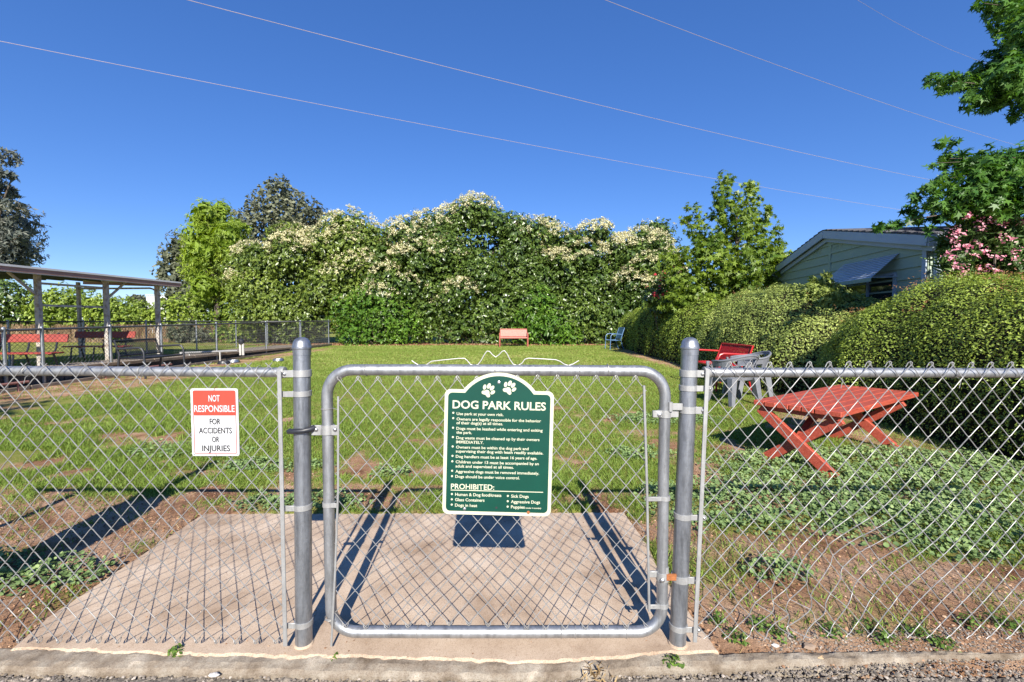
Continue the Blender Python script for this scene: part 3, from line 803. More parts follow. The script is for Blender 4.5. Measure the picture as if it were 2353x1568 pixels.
# left hinge: dark strap round the post, galvanised clamp on the gate
z = at(700, 990, YP - .02).z; xp = post_x(XLB, XLT, z)
mb = MB()
mb.tube([(xp - .041, YP - .012, z), (xp - .035, YP - .031, z), (xp - .012, YP - .037, z + .001), (xp + .018, YP - .036, z + .003), (xp + .040, YP - .028, z + .006), (xp + .052, YP - .015, z + .010)], [.007, .0095, .0095, .0095, .010, .011], 10)
mb.build('hinge_strap', M['dark_metal'], gt, smooth=True, world=True)
mb = MB()
mb.lathe([(.021, -.018), (.0242, -.017), (.0242, .017), (.021, .018)], (XL, YP, z), 20)
mb.bevbox((XL - .055, YP - .017, z - .019), (XL - .018, YP - .010, z + .019), .002); mb.bevbox((XL + .018, YP - .017, z - .019), (XL + .048, YP - .010, z + .019), .002)
cl = mb.build('hinge_clamp', M['galv_light'], gt, smooth=True, world=True)
R90 = Matrix.Rotation(math.radians(90), 3, 'X').to_4x4()
for dx in (-.036, .034):
    mb = MB(); mb.lathe([(.0085, 0), (.008, .003), (.005, .006), (.001, .007)], (XL + dx, YP - .017, z + .004), 12, R90); mb.build('bolt', M['bolt'], cl, smooth=True, world=True)
# right clamps of the gate
z = at(1523, 953, YP - .02).z
mb = MB(); mb.lathe([(.021, -.014), (.0238, -.013), (.0238, .013), (.021, .014)], (XR_, YP, z), 20)
mb.bevbox((XR_ - .050, YP - .018, z - .012), (XR_ - .015, YP - .008, z + .014), .002); mb.bevbox((XR_ + .015, YP - .016, z - .012), (XR_ + .046, YP - .006, z + .012), .002)
cl = mb.build('latch_clamp', M['galv_light'], gt, smooth=True, world=True)
mb = MB(); mb.lathe([(.0085, 0), (.008, .004), (.004, .007)], (XR_ - .026, YP - .018, z), 12, R90); mb.build('bolt', M['bolt'], cl, smooth=True, world=True)
z = at(1522, 1330, YP - .02).z
mb = MB(); mb.lathe([(.021, -.016), (.0238, -.015), (.0238, .015), (.021, .016)], (XR_, YP, z), 20)
mb.bevbox((XR_ - .052, YP - .004, z - .006), (XR_ - .015, YP + .006, z + .018), .002)
cl = mb.build('hinge_clamp', M['galv_light'], gt, smooth=True, world=True)
mb = MB(); mb.lathe([(.0085, 0), (.008, .004), (.004, .007)], (XR_ - .008, YP - .024, z - .004), 12, R90); mb.build('bolt', M['bolt'], cl, smooth=True, world=True)
# bent white wire clipped along the top of the gate
wp = [(1206, 1057), (1216, 1064), (1228, 1071), (1246, 1071.6), (1254, 1066), (1264, 1059), (1290, 1056), (1320, 1053), (1345, 1050.5), (1361, 1050.5), (1369, 1057), (1378, 1068), (1390, 1071.5), (1401, 1068), (1410, 1056),
      (1420, 1038), (1427, 1029), (1434, 1030), (1443, 1040), (1452.5, 1047), (1462, 1040), (1471, 1030), (1478, 1028), (1485, 1036), (1494, 1054), (1504, 1068), (1517, 1071.5), (1529, 1065), (1538, 1053), (1548, 1050), (1590, 1052), (1628, 1054.5), (1641, 1059), (1652, 1067), (1665, 1071.5), (1679, 1067), (1696, 1057)]
mb = MB(); mb.tube([at(x / 1.275, y / 1.275, YP - .003) for x, y in wp], .0017, 7)
mb.build('bent_wire', M['white_wire'], gt, smooth=True, world=True)

# ---- signs
def glyphs(txt, mat, parent, x, z, width=None, height=None, bold=0.0, align='LEFT', y=-.0012, name='lettering', cond=None):
    """one line of raised print in the sign's own x,z plane; width and cap height in metres"""
    cu = bpy.data.curves.new('t', 'FONT'); cu.body = txt; cu.size = 1.0; cu.offset = bold; cu.fill_mode = 'FRONT'; cu.resolution_u = 3
    ob = bpy.data.objects.new('t', cu); COL.objects.link(ob)
    bpy.context.view_layer.update()
    me = bpy.data.meshes.new_from_object(ob.evaluated_get(bpy.context.evaluated_depsgraph_get()))
    bpy.data.objects.remove(ob); bpy.data.curves.remove(cu)
    co = np.zeros(len(me.vertices) * 3); me.vertices.foreach_get('co', co); co = co.reshape(-1, 3)
    x0, x1 = co[:, 0].min(), co[:, 0].max()
    caps = .73
    sz = height / caps
    sx = (width / (x1 - x0)) if width else sz * (cond or 1)
    wd = (x1 - x0) * sx
    ox = {'LEFT': 0, 'CENTER': -wd / 2, 'RIGHT': -wd}[align]
    out = np.stack([(co[:, 0] - x0) * sx + ox + x, np.full(len(co), y), co[:, 1] * sz + z], -1)
    me.vertices.foreach_set('co', out.reshape(-1)); me.name = name; me.update()
    me.materials.clear()
    return link(name, me, mat, parent)
def rounded(x0, z0, x1, z1, r, n=6):
    out = []
    for cx, cz, a0 in ((x1 - r, z0 + r, 270), (x1 - r, z1 - r, 0), (x0 + r, z1 - r, 90), (x0 + r, z0 + r, 180)):
        for k in range(n + 1):
            a = math.radians(a0 + 90 * k / n); out.append((cx + r * math.cos(a), cz + r * math.sin(a)))
    return out
M['sign_white'] = solid('sign_white_enamel', [(.3, (.50, .51, .53)), (.7, (.56, .57, .58))], 8, .4)
M['sign_red'] = solid('sign_red_print', [(.3, (.50, .055, .034)), (.7, (.55, .065, .042))], 10, .4)
M['sign_black'] = solid('sign_black_print', [(.3, (.02, .02, .022)), (.7, (.035, .035, .035))], 30, .5)
M['sign_green'] = solid('sign_green_enamel', [(.3, (.001, .045, .030)), (.7, (.002, .058, .038))], 6, .35)
M['sign_cream'] = solid('sign_cream_print', [(.3, (.50, .50, .36)), (.7, (.56, .56, .42))], 12, .5)

# red and white notice: measured on the photograph at 3.92 px per source pixel
p0 = at(437, 888, 1.632); p1 = at(550.5, 1053, 1.632)
SW = p1.x - p0.x; K = SW / 567.0
ns = thing('notice_sign', 'red and white notice sign reading not responsible for accidents or injuries', 'sign', ((p0.x + p1.x) / 2, 1.632, (p0.z + p1.z) / 2))
def N_(cx, cy): return ((cx - 503.5) * K, -(cy - 537.5) * K)
def rect(cx0, cy0, cx1, cy1, r):
    a = N_(cx0, cy1); b = N_(cx1, cy0); return rounded(a[0], a[1], b[0], b[1], r * K)
mb = MB(); mb.prism(rect(220, 130, 787, 945, 26), 0, .0022); mb.build('panel', M['sign_white'], ns)
o_ = rect(248, 153, 760, 921, 24); i_ = rect(256, 300, 752, 913, 18)
mb = MB(); mb.prism(rect(248, 153, 760, 455, 22), -.0006, 0.0002); mb.build('red_field', M['sign_red'], ns)
mb = MB()
x0_, z0_ = N_(248, 921); x1_, z1_ = N_(760, 440); w_ = 8 * K
out = [N_(248, 450)] + [(x, z) for x, z in reversed([q for q in rounded(x0_, z0_, x1_, z1_ + .2, 24 * K) if q[1] < z1_])] + [N_(760, 450)]
ol = [N_(248, 450)]; 
def u_path(ins):
    a = [(x0_ + ins, z1_)]
    rr = 24 * K - ins
    for k in range(7): an = math.radians(180 + 90 * k / 6); a.append((x0_ + 24 * K + rr * math.cos(an), z0_ + 24 * K + rr * math.sin(an)))
    for k in range(7): an = math.radians(270 + 90 * k / 6); a.append((x1_ - 24 * K + rr * math.cos(an), z0_ + 24 * K + rr * math.sin(an)))
    return a + [(x1_ - ins, z1_)]
A_, B_ = u_path(0), u_path(w_)
vs = [(x, -.0005, z) for x, z in A_] + [(x, -.0005, z) for x, z in B_]; m_ = len(A_)
mb.add(vs, [(i, i + 1, i + 1 + m_, i + m_) for i in range(m_ - 1)]); mb.build('red_border', M['sign_red'], ns)
for txt, c0, c1, yt, yb, mt, bd in [('NOT', 437, 570, 205, 285, 'sign_white', .014), ('RESPONSIBLE', 262, 746, 328, 410, 'sign_white', .014), ('FOR', 442, 572, 488, 561, 'sign_black', .016),
                                  ('ACCIDENTS', 310, 705, 597, 670, 'sign_black', .016), ('OR', 465, 552, 705, 778, 'sign_black', .016), ('INJURIES', 343, 678, 812, 886, 'sign_black', .016)]:
    xx, zz = N_((c0 + c1) / 2, yb)
    glyphs(txt, M[mt], ns, xx, zz, (c1 - c0) * K, (yb - yt) * K, bd, 'CENTER', -.0014)
for cx, cy in ((240, 148), (765, 148), (250, 928), (768, 928)):
    x, z = N_(cx, cy); mb = MB(); mb.lathe([(.0016, 0), (.0016, .0008)], (x, -.0004, z), 8, R90); mb.build('hole', M['sign_black'], ns)
for cy, l in ((130, -24), (945, -24)):
    x, z = N_(509, cy); mb = MB(); mb.tube([(x + .002, .008, z + .004), (x, -.002, z - .002 + (.004 if cy > 500 else 0)), (x - .001, -.001, z + (l * K if cy < 500 else -l * K))], .0008, 5); mb.build('tie_wire', M['rust'], ns)

# green rules sign: measured on the photograph at 3.135 px per source pixel, turned by 1.5 degrees
TH = math.radians(1.45)
ctr = at((1250 + 655 / 3.135) / 1.275, (1050 + 880 / 3.135) / 1.275, 1.640)
KG = .3955 / 1000
rs = thing('rules_sign', 'green arched sign with cream border, paw prints and dog park rules', 'sign', ctr)
rs.rotation_euler = (math.radians(-1.0), TH, 0)
def G_(cx, cy):
    dx, dy = cx - 655, cy - 880
    x = dx * math.cos(TH) + dy * math.sin(TH); y = -dx * math.sin(TH) + dy * math.cos(TH)
    return (x * KG, -y * KG * .985)
def outline(ins):
    """arch-topped panel, inset by ins"""
    w, hb, ht, r = .1985 - ins, -.2255 + ins, .2335 - ins, .022 - ins * .55
    out = []
    for cx, cz, a0 in ((w - r, hb + r, 270), (w - r, ht - r, 0)):
        for k in range(7): a = math.radians(a0 + 90 * k / 6); out.append((cx + r * math.cos(a), cz + r * math.sin(a)))
    ac, rad = .132, .1655 - ins          # arch circle
    zt = ht
    xs_ = math.sqrt(max(rad ** 2 - (zt - ac) ** 2, 0))
    a0 = math.atan2(zt - ac, xs_)
    for k in range(25): a = a0 + (math.pi - 2 * a0) * k / 24; out.append((rad * math.cos(a), ac + rad * math.sin(a)))
    for cx, cz, a0 in ((-w + r, ht - r, 90), (-w + r, hb + r, 180)):
        for k in range(7): a = math.radians(a0 + 90 * k / 6); out.append((cx + r * math.cos(a), cz + r * math.sin(a)))
    return out
mb = MB(); mb.prism(outline(0), 0, .003); mb.build('panel', M['sign_cream'], rs)
mb = MB(); mb.prism(outline(.0125), -.0006, .0004); mb.build('green_field', M['sign_green'], rs)
LN = [('DOG PARK RULES', 238, 1095, 448, 76, .022), ('Use park at your own risk.', 275, 706, 512, 27, .016), ('Owners are legally responsible for the behavior', 275, 1051, 562, 27, .016), ('of their dog(s) at all times.', 273, 701, 598, 27, .016),
      ('Dogs must be leashed while entering and exiting', 273, 1066, 650, 27, .016), ('the park.', 272, 415, 688, 27, .016), ('Dog waste must be cleaned up by their owners', 271, 1037, 738, 27, .016), ('IMMEDIATELY.', 270, 523, 778, 27, .016),
      ('Owners must be within the dog park and', 269, 937, 826, 27, .016), ('supervising their dog with leash readily available.', 267, 1072, 864, 27, .016), ('Dog handlers must be at least 16 years of age.', 266, 1016, 914, 27, .016),
      ('Children under 13 must be accompanied by an', 265, 1031, 965, 27, .016), ('adult and supervised at all times.', 263, 800, 1005, 27, .016), ('Aggressive dogs must be removed immediately.', 262, 1034, 1055, 27, .016), ('Dogs should be under voice control.', 261, 855, 1103, 27, .016),
      ('PROHIBITED:', 220, 620, 1207, 50, .016), ('Human & Dog food/treats', 259, 686, 1273, 29, .016), ('Glass Containers', 258, 530, 1323, 29, .016), ('Dogs in heat', 257, 462, 1375, 29, .016),
      ('Sick Dogs', 776, 938, 1290, 29, .016), ('Aggressive Dogs', 774, 1043, 1342, 29, .016), ('Puppies', 774, 902, 1392, 29, .016), ('(under 4 months)', 910, 1053, 1394, 12, .03)]
for txt, c0, c1, cy, cap, bd in LN:
    x, z = G_(c0, cy); glyphs(txt, M['sign_cream'], rs, x, z, (c1 - c0) * KG, cap * KG, bd, 'LEFT', -.0012)
for cx, cy in [(245, 492), (244, 542), (242, 632), (240, 720), (238, 808), (236, 897), (234, 948), (232, 1037), (231, 1088), (229, 1257), (228, 1307), (227, 1357), (746, 1275), (745, 1325), (744, 1376)]:
    x, z = G_(cx, cy); mb = MB(); mb.lathe([(9.5 * KG, 0), (9.5 * KG, .0006)], (x, -.0006, z), 12, R90); mb.build('bullet', M['sign_cream'], rs)
a, b = G_(218, 1219), G_(1071, 1246)
mb = MB(); mb.box((a[0], -.0012, a[1] - .0014), (b[0], -.0004, a[1] + .0014)); mb.build('rule_line', M['sign_cream'], rs)
def blob(pts, cx, cy, ang, sc):
    ca, sa = math.cos(ang), math.sin(ang); x0, z0 = G_(cx, cy)
    return [(x0 + (px * ca - py * sa) * sc, z0 + (px * sa + py * ca) * sc) for px, py in pts]
for cx, cy, ang in ((566, 283, math.radians(-32)), (760, 258, math.radians(-30))):
    mb = MB(); sc = 1.03 * KG
    for ex, ey, rx, ry, ro in ((-43, 8, 15, 24, 20), (-17, 37, 16, 26, 8), (17, 37, 16, 26, -8), (43, 8, 15, 24, -20)):
        q = [(ex + rx * math.cos(t) * math.cos(math.radians(ro)) - ry * math.sin(t) * math.sin(math.radians(ro)), ey + rx * math.cos(t) * math.sin(math.radians(ro)) + ry * math.sin(t) * math.cos(math.radians(ro))) for t in [2 * math.pi * k / 14 for k in range(14)]]
        mb.prism(blob(q, cx, cy, ang, sc), -.0012, -.0004)
    q = [(0, 4), (-16, -2), (-24, -16), (-40, -28), (-43, -42), (-32, -54), (-15, -52), (0, -46), (15, -52), (32, -54), (43, -42), (40, -28), (24, -16), (16, -2)]
    mb.prism(blob(q[::-1], cx, cy, ang, sc)[::-1], -.0012, -.0004)
    mb.build('paw_print', M['sign_cream'], rs)
for cx, cy, mt, nm in ((665, 208, 'bolt', 'screw'), (345, 1398, 'bolt', 'screw'), (935, 1431, 'rust', 'screw'), (640, 1387, 'sign_black', 'hole')):
    x, z = G_(cx, cy); mb = MB(); rr = 15 * KG if nm == 'screw' else 10 * KG
    mb.lathe([(rr, 0), (rr * .95, .0012), (rr * .5, .0022), (rr * .1, .0024)] if nm == 'screw' else [(rr, 0), (rr, .0005)], (x, -.0006, z), 14, R90); mb.build(nm, M[mt], rs, smooth=True)

# ------------------------------------------------------------------ vegetation
def sph(n):
    d = R.randn(n, 3); return norm(d)
def lobe_points(lobes, n, rin=.72, rout=1.04, zmin=.03, keep_in=.72, power=2.0):
    C = np.array([l[:3] for l in lobes]); Rr = np.array([l[3:6] if len(l) > 4 else (l[3],) * 3 for l in lobes])
    w = np.array([np.prod(r) ** (power / 3) for r in Rr]); w = w / w.sum()
    k = R.choice(len(lobes), n, p=w)
    d = sph(n)
    rr = rin + (rout - rin) * R.rand(n) ** .6
    rr = rr * (.92 + .22 * R.rand(n))
    p = C[k] + d * Rr[k] * rr[:, None]
    ok = p[:, 2] > zmin
    for j in range(len(lobes)):
        q = (p - C[j]) / Rr[j]
        ok &= ~((np.sum(q * q, axis=1) < keep_in ** 2) & (k != j))
    return p[ok], norm(d[ok] / Rr[k[ok]]), k[ok]
def auto_lobes(c, rad, nl, fr=(.30, .46)):
    c = np.array(c); rad = np.array(rad); out = [(*c, *(rad * .72))]
    m = rad.mean()
    for i in range(nl):
        d = sph(1)[0]
        if d[1] > .45: d[1] *= -1           # most of the crown's lumps where they can be seen
        r = m * random.uniform(*fr)
        out.append((*(c + d * (rad - r * .8)), r, r, r * random.uniform(.7, .95)))
    return out
def core_mesh(lobes, parent, s=.74, mat=None, zmin=0.0, n=(10, 7)):  # dark lumps that fill a crown and block light
    mb = MB(); off = np.array(parent.location)
    for l in lobes:
        rx, ry, rz = (l[3:6] if len(l) > 4 else (l[3],) * 3)
        vs = []; fs = []; a, b = n
        for j in range(b + 1):
            th = math.pi * j / b
            for i in range(a):
                ph = 2 * math.pi * i / a; q = s * (.88 + .2 * random.random())
                vs.append((l[0] + rx * q * math.sin(th) * math.cos(ph), l[1] + ry * q * math.sin(th) * math.sin(ph), max(zmin, l[2] + rz * q * math.cos(th))))
        for j in range(b):
            for i in range(a): fs.append((j * a + i, j * a + (i + 1) % a, (j + 1) * a + (i + 1) % a, (j + 1) * a + i))
        mb.add(vs, fs)
    return mb.build('light_block_core', mat or M['dark_core'], parent, world=True, kind='stuff')
def trunk(parent, base, top, r0, r1, lobes=None, nlimb=6, mat='bark'):
    mb = MB(); b, t = Vector(base), Vector(top)
    pts = [b.lerp(t, k / 6) + Vector((random.uniform(-1, 1), random.uniform(-1, 1), 0)) * (b - t).length * .012 * (k > 0) for k in range(7)]
    mb.tube([pts[0] - Vector((0, 0, .15))] + pts, [r0 * 1.25] + [r0 + (r1 - r0) * k / 6 for k in range(7)], 9)
    if lobes:
        for l in random.sample(list(lobes), min(nlimb, len(lobes))):
            e = Vector(l[:3]); k = random.uniform(.35, .85); s = b.lerp(t, k)
            mid = s.lerp(e, .5) + Vector((random.uniform(-.1, .1), random.uniform(-.1, .1), .12 * (e - s).length))
            r = (r0 + (r1 - r0) * k) * .55
            mb.tube([s, s.lerp(mid, .5), mid, mid.lerp(e, .6), e], [r, r * .8, r * .6, r * .4, r * .2], 6)
    return mb.build('trunk', M[mat], parent, smooth=True, world=True)
def crown(parent, lobes, n, w, l, mat, tmpl=DIAM, faces=DIAMF, jit=.6, droop=.35, up=.3, rin=.72, name='crown', shade=0.0, keep_in=.72, rout=1.04, spray=5, inner=.11):
    p, nr, k = lobe_points(lobes, n // spray, rin, rout, keep_in=keep_in)
    p, nr, k = np.repeat(p, spray, 0), np.repeat(nr, spray, 0), np.repeat(k, spray)
    b, t, nn = leaf_frames(nr, jit, droop, up)
    s = (.6 + .8 * R.rand(len(p))) * np.repeat(.75 + .5 * R.rand(len(p) // spray), spray)
    p = p + t * (l * s * .42)[:, None] + R.randn(len(p), 3) * l * .12
    clump = R.rand(len(lobes))[k]
    tint = (.12 + .55 * R.rand(len(p)) + .38 * (clump - .5) + .2 * (fbm(p[:, 0] * 1.2 + 50, p[:, 2] * 1.2 + p[:, 1], 2) - .5)).clip(0, 1)
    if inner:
        q, qn, _ = lobe_points(lobes, int(n * inner), .25, .72, keep_in=.2)  # oversized filler cards at the dark tint end, painting the crown's inner shade
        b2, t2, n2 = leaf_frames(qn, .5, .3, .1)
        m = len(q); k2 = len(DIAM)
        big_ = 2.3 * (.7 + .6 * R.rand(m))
        card_mesh('inner_shade_leaves', q, b2, t2, n2, max(w, l * .5) * big_, l * big_, DIAM, mat, parent, tint=.25 * R.rand(m), faces=DIAMF, kind='stuff')
    return card_mesh(name, p, b, t, nn, w * s, l * s, tmpl, mat, parent, tint=tint, faces=faces)
def blossoms(parent, centres, nrm, per, spread, size, mat, name='blossom'):
    n = len(centres)
    p = np.repeat(centres, per, 0) + R.randn(n * per, 3) * spread * np.array([1, 1, .8]) + np.repeat(nrm, per, 0) * spread * .8
    nr = np.repeat(nrm, per, 0)
    b, t, nn = leaf_frames(nr, .8, -.3, .3)
    s = size * (.6 + .8 * R.rand(len(p)))
    o = card_mesh(name, p, b, t, nn, s * .85, s, DIAM, mat, parent, faces=DIAMF)
    o['kind'] = 'stuff'
    return o

# ---- row of flowering privet trees at the far end of the lawn
PG = 'flowering privet trees at the end of the lawn'
privets = [  # px centre, px top, px width, distance, leaf material, leaves, flower clusters, flower height window, label
    (668, 510, 222, 25.2, 'privet_b', 17000, 620, (.55, 1.1), 'yellowish flowering privet tree beside the lime green tree'),
    (815, 486, 225, 25.6, 'privet_b', 16000, 620, (.45, 1.1), 'flowering privet tree rising over the trimmed dark green shrub'),
    (962, 482, 205, 25.0, 'privet', 15000, 760, (.30, 1.0), 'privet tree thick with cream blossom down to mid height'),
    (1098, 447, 268, 25.6, 'privet', 20000, 230, (.84, 1.1), 'tallest dark privet tree, with blossom only round its crown top'),
    (1246, 490, 200, 26.2, 'privet', 12000, 260, (.80, 1.1), 'narrow privet tree with pale blossom tips behind its broader neighbours'),
    (1362, 481, 205, 25.4, 'privet', 15000, 560, (.62, 1.1), 'privet tree with a dome of cream blossom behind the pale red bench'),
    (1500, 486, 108, 26.0, 'privet', 8000, 40, (.6, 1.0), 'slim round topped privet tree almost without blossom'),
    (1478, 528, 150, 24.4, 'privet', 11000, 620, (.45, 1.05), 'low privet tree covered in cream blossom beside the young sweetgum'),
]
for px, py, w, Y, mt, nl, nf, win, lab in privets:
    top = at(px, py, Y - .6).z; x = at(px, 700, Y).x; rx = w / 2 * Y / F * 1.15
    t_ = thing('privet_tree', lab, 'tree', (x, Y, 0), 0, PG)
    cz = top * .53
    lobes = auto_lobes((x, Y, cz), (rx, min(rx, 2.1), top * .485), 24, (.29, .43))
    lobes += [(x + random.uniform(-.9, .9) * rx, Y - .9 + random.uniform(-.5, .4), random.uniform(.5, 3.0), random.uniform(.7, 1.15)) for _ in range(13)]
    lobes += [(x + sg_ * rx * random.uniform(.55, .95), Y + random.uniform(-.6, .8), top * random.uniform(.46, .70), rx * random.uniform(.30, .42)) for sg_ in (-1, 1, -1, 1, -1, 1)]
    trunk(t_, (x, Y, 0), (x, Y, cz * 1.2), .16, .06, lobes, 7)
    crown(t_, lobes, int(nl * 2.6), .085, .150, M[mt], jit=.5, droop=.5, rin=.86, rout=1.0, inner=.30)
    if nf:
        C = np.array([q[:3] for q in lobes]); hz = C[:, 2] / top
        bloom = (hz > win[0] - .04) & (C[:, 1] < Y + .8) & (R.rand(len(C)) < .62); bloom[0] = False
        fl_ = [q for q, ok in zip(lobes, bloom) if ok] or lobes[1:3]
        c, nr, _ = lobe_points(fl_, nf * 12, .98, 1.07, keep_in=.85)
        pat = fbm(c[:, 0] * 2.0 + c[:, 1], c[:, 2] * 2.0, 2)
        ok = (nr[:, 2] > .02 + .6 * (pat - .4)) & (nr[:, 1] < .45) & (pat > .36) & (c[:, 2] / top < win[1])
        sel = np.flatnonzero(ok); R.shuffle(sel); sel = sel[:int(nf * .85)]
        blossoms(t_, c[sel], norm(nr[sel] * .6 + np.array([0, 0, 1.0])), 18, .055, .070, M['blossom'])

# ---- shrubs in front of the privets
def shrub(name, lab, lob, n, w, l, mat, tmpl=DIAM, faces=DIAMF, group=None, base=None, core=.8, cat='shrub', jit=.6, **kw):
    c = np.mean([q[:3] for q in lob], axis=0)
    t_ = thing(name, lab, cat, (c[0], c[1], 0) if base is None else base, 0, group)
    mb = MB()
    for q in lob[:6]:
        mb.tube([(c[0], c[1], -.05), (c[0] * .5 + q[0] * .5, c[1] * .5 + q[1] * .5, q[2] * .4), (q[0], q[1], q[2])], [.035, .025, .01], 5)
    mb.build('stem', M['bark'], t_, world=True)
    crown(t_, lob, n, w, l, M[mat], tmpl, faces, jit=jit, **kw)
    return t_
def px_lobes(L, Y, dy=.3, rk=1.0):
    out = []
    for px, py, r in L:
        p = at(px, py, Y + random.uniform(-dy, dy)); out.append((p.x, p.y, p.z, r * Y / F * rk))
    return out
shrub('laurel_shrub', 'glossy trimmed laurel shrub beside the end of the dark fence', px_lobes([(800, 720, 45), (850, 705, 50), (900, 725, 52), (935, 755, 40), (820, 765, 40), (870, 765, 45), (915, 775, 30), (795, 770, 25)], 23.2, .25), 9000, .07, .12, 'shrub')
shrub('leafy_shrub', 'layered light green shrub beside the pale red bench', px_lobes([(1240, 700, 42), (1220, 745, 45), (1265, 755, 48), (1300, 770, 32), (1200, 775, 28), (1245, 780, 30)], 23.4, .25), 5200, .08, .15, 'shrub')
shrub('leafy_shrub', 'dark shrub filling the gap behind the pale red bench', px_lobes([(1100, 740, 48), (1145, 755, 45), (1060, 760, 40), (1010, 770, 30), (1120, 785, 22), (980, 765, 30), (1170, 735, 30)], 23.9, .2), 5200, .08, .14, 'privet')
shrub('leafy_shrub', 'dark shrub in the corner behind the blue chair', px_lobes([(1340, 730, 45), (1385, 745, 40), (1330, 770, 35), (1370, 775, 28), (1420, 730, 35)], 23.9, .2), 4200, .08, .14, 'privet')

# ---- trees behind on the left
def free_tree(name, lab, L, Y, n, w, l, mat, tmpl, faces, base_px, r0, dy=.8, core=.6, top_px=None, bark='bark', nlimb=10, group=None, jit=.6, droop=.35, rin=.5, keep_in=.5, back=True, rout=1.04, base_loc=None, rk=1.0):
    lob = px_lobes(L, Y, dy, rk)
    if back: lob += [(x + random.uniform(-.2, .2), y + 1.6 * r, z, r) for x, y, z, r in lob[::2]]
    bp = at(base_px[0], 738, Y) if base_loc is None else Vector(base_loc)
    t_ = thing(name, lab, 'tree', (bp.x, bp.y, 0), 0, group)
    tp = at(base_px[0] if top_px is None else top_px[0], base_px[1], Y)
    trunk(t_, (bp.x, bp.y, 0), tp, r0, r0 * .35, lob, nlimb, bark)
    crown(t_, lob, n, w, l, M[mat], tmpl, faces, jit=jit, droop=droop, rin=rin, keep_in=keep_in, rout=rout, inner=core * .4 if core else 0)
    return t_
free_tree('oak_tree', 'tall grey green oak rising behind the privet trees', [(640, 440, 32), (610, 460, 30), (590, 490, 32), (670, 460, 32), (700, 480, 32), (725, 500, 24), (640, 490, 45), (600, 530, 45), (670, 520, 45), (560, 520, 30), (535, 500, 20), (540, 540, 35), (580, 570, 45), (720, 525, 25), (625, 425, 14), (655, 425, 16), (745, 495, 10), (580, 465, 16)],
          34, 12000, .16, .22, 'grey_leaf', DIAM, DIAMF, (630, 480), .35, 1.5, 0, rin=.25, keep_in=0)
free_tree('oak_tree', 'low grey green oak standing left of the lime green tree', [(415, 560, 32), (395, 590, 32), (430, 600, 40), (385, 625, 28), (420, 640, 45), (395, 660, 35), (450, 660, 45), (440, 560, 25), (470, 620, 45), (480, 680, 35), (400, 690, 30)],
          33, 7500, .15, .21, 'grey_leaf', DIAM, DIAMF, (440, 610), .3, 1.2, .6, rin=.4, keep_in=.3)
free_tree('mesquite_tree', 'feathery lime green tree beside the flowering privets', [(470, 485, 26), (510, 480, 22), (450, 500, 20), (490, 520, 42), (455, 540, 36), (520, 545, 42), (540, 520, 20), (470, 580, 46), (440, 590, 26), (515, 600, 50), (455, 625, 38), (500, 645, 45), (545, 640, 40), (470, 660, 35), (540, 590, 35), (525, 675, 30)],
          26.5, 17000, .032, .20, 'lime_leaf', LANCE, None, (500, 560), .18, .7, .5, rin=.35, keep_in=.25, droop=.7)
free_tree('cypress_tree', 'tall browning conifer standing behind the shelter roof', [(-14, 350, 20), (-22, 400, 34), (8, 400, 10), (-22, 450, 40), (20, 440, 10), (-24, 510, 42), (22, 470, 14), (28, 498, 12), (-14, 570, 40), (34, 545, 16), (16, 560, 20), (-16, 610, 38), (24, 600, 20), (-50, 420, 40), (-70, 500, 60), (-70, 580, 60), (46, 540, 8), (14, 520, 18), (4, 430, 12), (4, 470, 16)],
          38, 11000, .10, .34, 'brown_leaf', LANCE, None, (-20, 400), .4, 1.0, .3, rin=.3, keep_in=.3, droop=.1)
free_tree('far_tree', 'small dark tree on the skyline beyond the white container', [(312, 688, 9), (302, 692, 7), (322, 691, 8)], 60, 700, .25, .4, 'grey_leaf', DIAM, DIAMF, (312, 690), .2, .5, .5)

# hedge shrubs behind the reed fence
HG = 'shrubs of the hedge behind the reed fence'
for lab, L in [('dark leafy shrub at the open end of the shelter', [(-30, 690, 50), (20, 680, 40), (45, 700, 32), (10, 725, 36), (55, 725, 25)]),
               ('rounded hedge shrub seen between the shelter posts', [(110, 705, 35), (150, 700, 38), (190, 705, 36), (130, 730, 32), (180, 735, 30), (90, 730, 25)]),
               ('low hedge shrub below the white container', [(240, 715, 32), (285, 718, 30), (325, 722, 26), (260, 740, 25), (310, 742, 24), (345, 728, 20)]),
               ('broad hedge shrub next to the flowering privets', [(390, 715, 28), (430, 705, 30), (475, 708, 32), (515, 715, 30), (410, 740, 25), (455, 742, 26), (500, 745, 26), (540, 735, 25)])]:
    shrub('hedge_shrub', lab, px_lobes(L, 27.0, .3, 1.15), 6200, .10, .17, 'hedge' if 'dark' not in lab else 'privet', group=HG)

for lab, L, mt in [('twiggy grey green bush between the dark fences', [(400, 765, 20), (430, 758, 24), (465, 768, 20), (415, 780, 14), (450, 780, 14)], 'grey_leaf'), ('loose green bush behind the far court fence', [(510, 765, 22), (545, 760, 24), (580, 768, 20), (530, 782, 12)], 'hedge'),
                   ('straggly pale bush by the fence corner', [(620, 765, 22), (655, 760, 24), (690, 768, 22), (725, 765, 22), (640, 782, 12), (700, 785, 12)], 'hedge_pale'), ('dark bush hiding the reed fence behind the red bench', [(215, 762, 14), (240, 758, 16), (265, 765, 13)], 'privet')]:
    shrub('low_bush', lab, px_lobes(L, 25.2, .2), 1500, .08, .13, mt, core=.4, rin=.3, keep_in=.2)

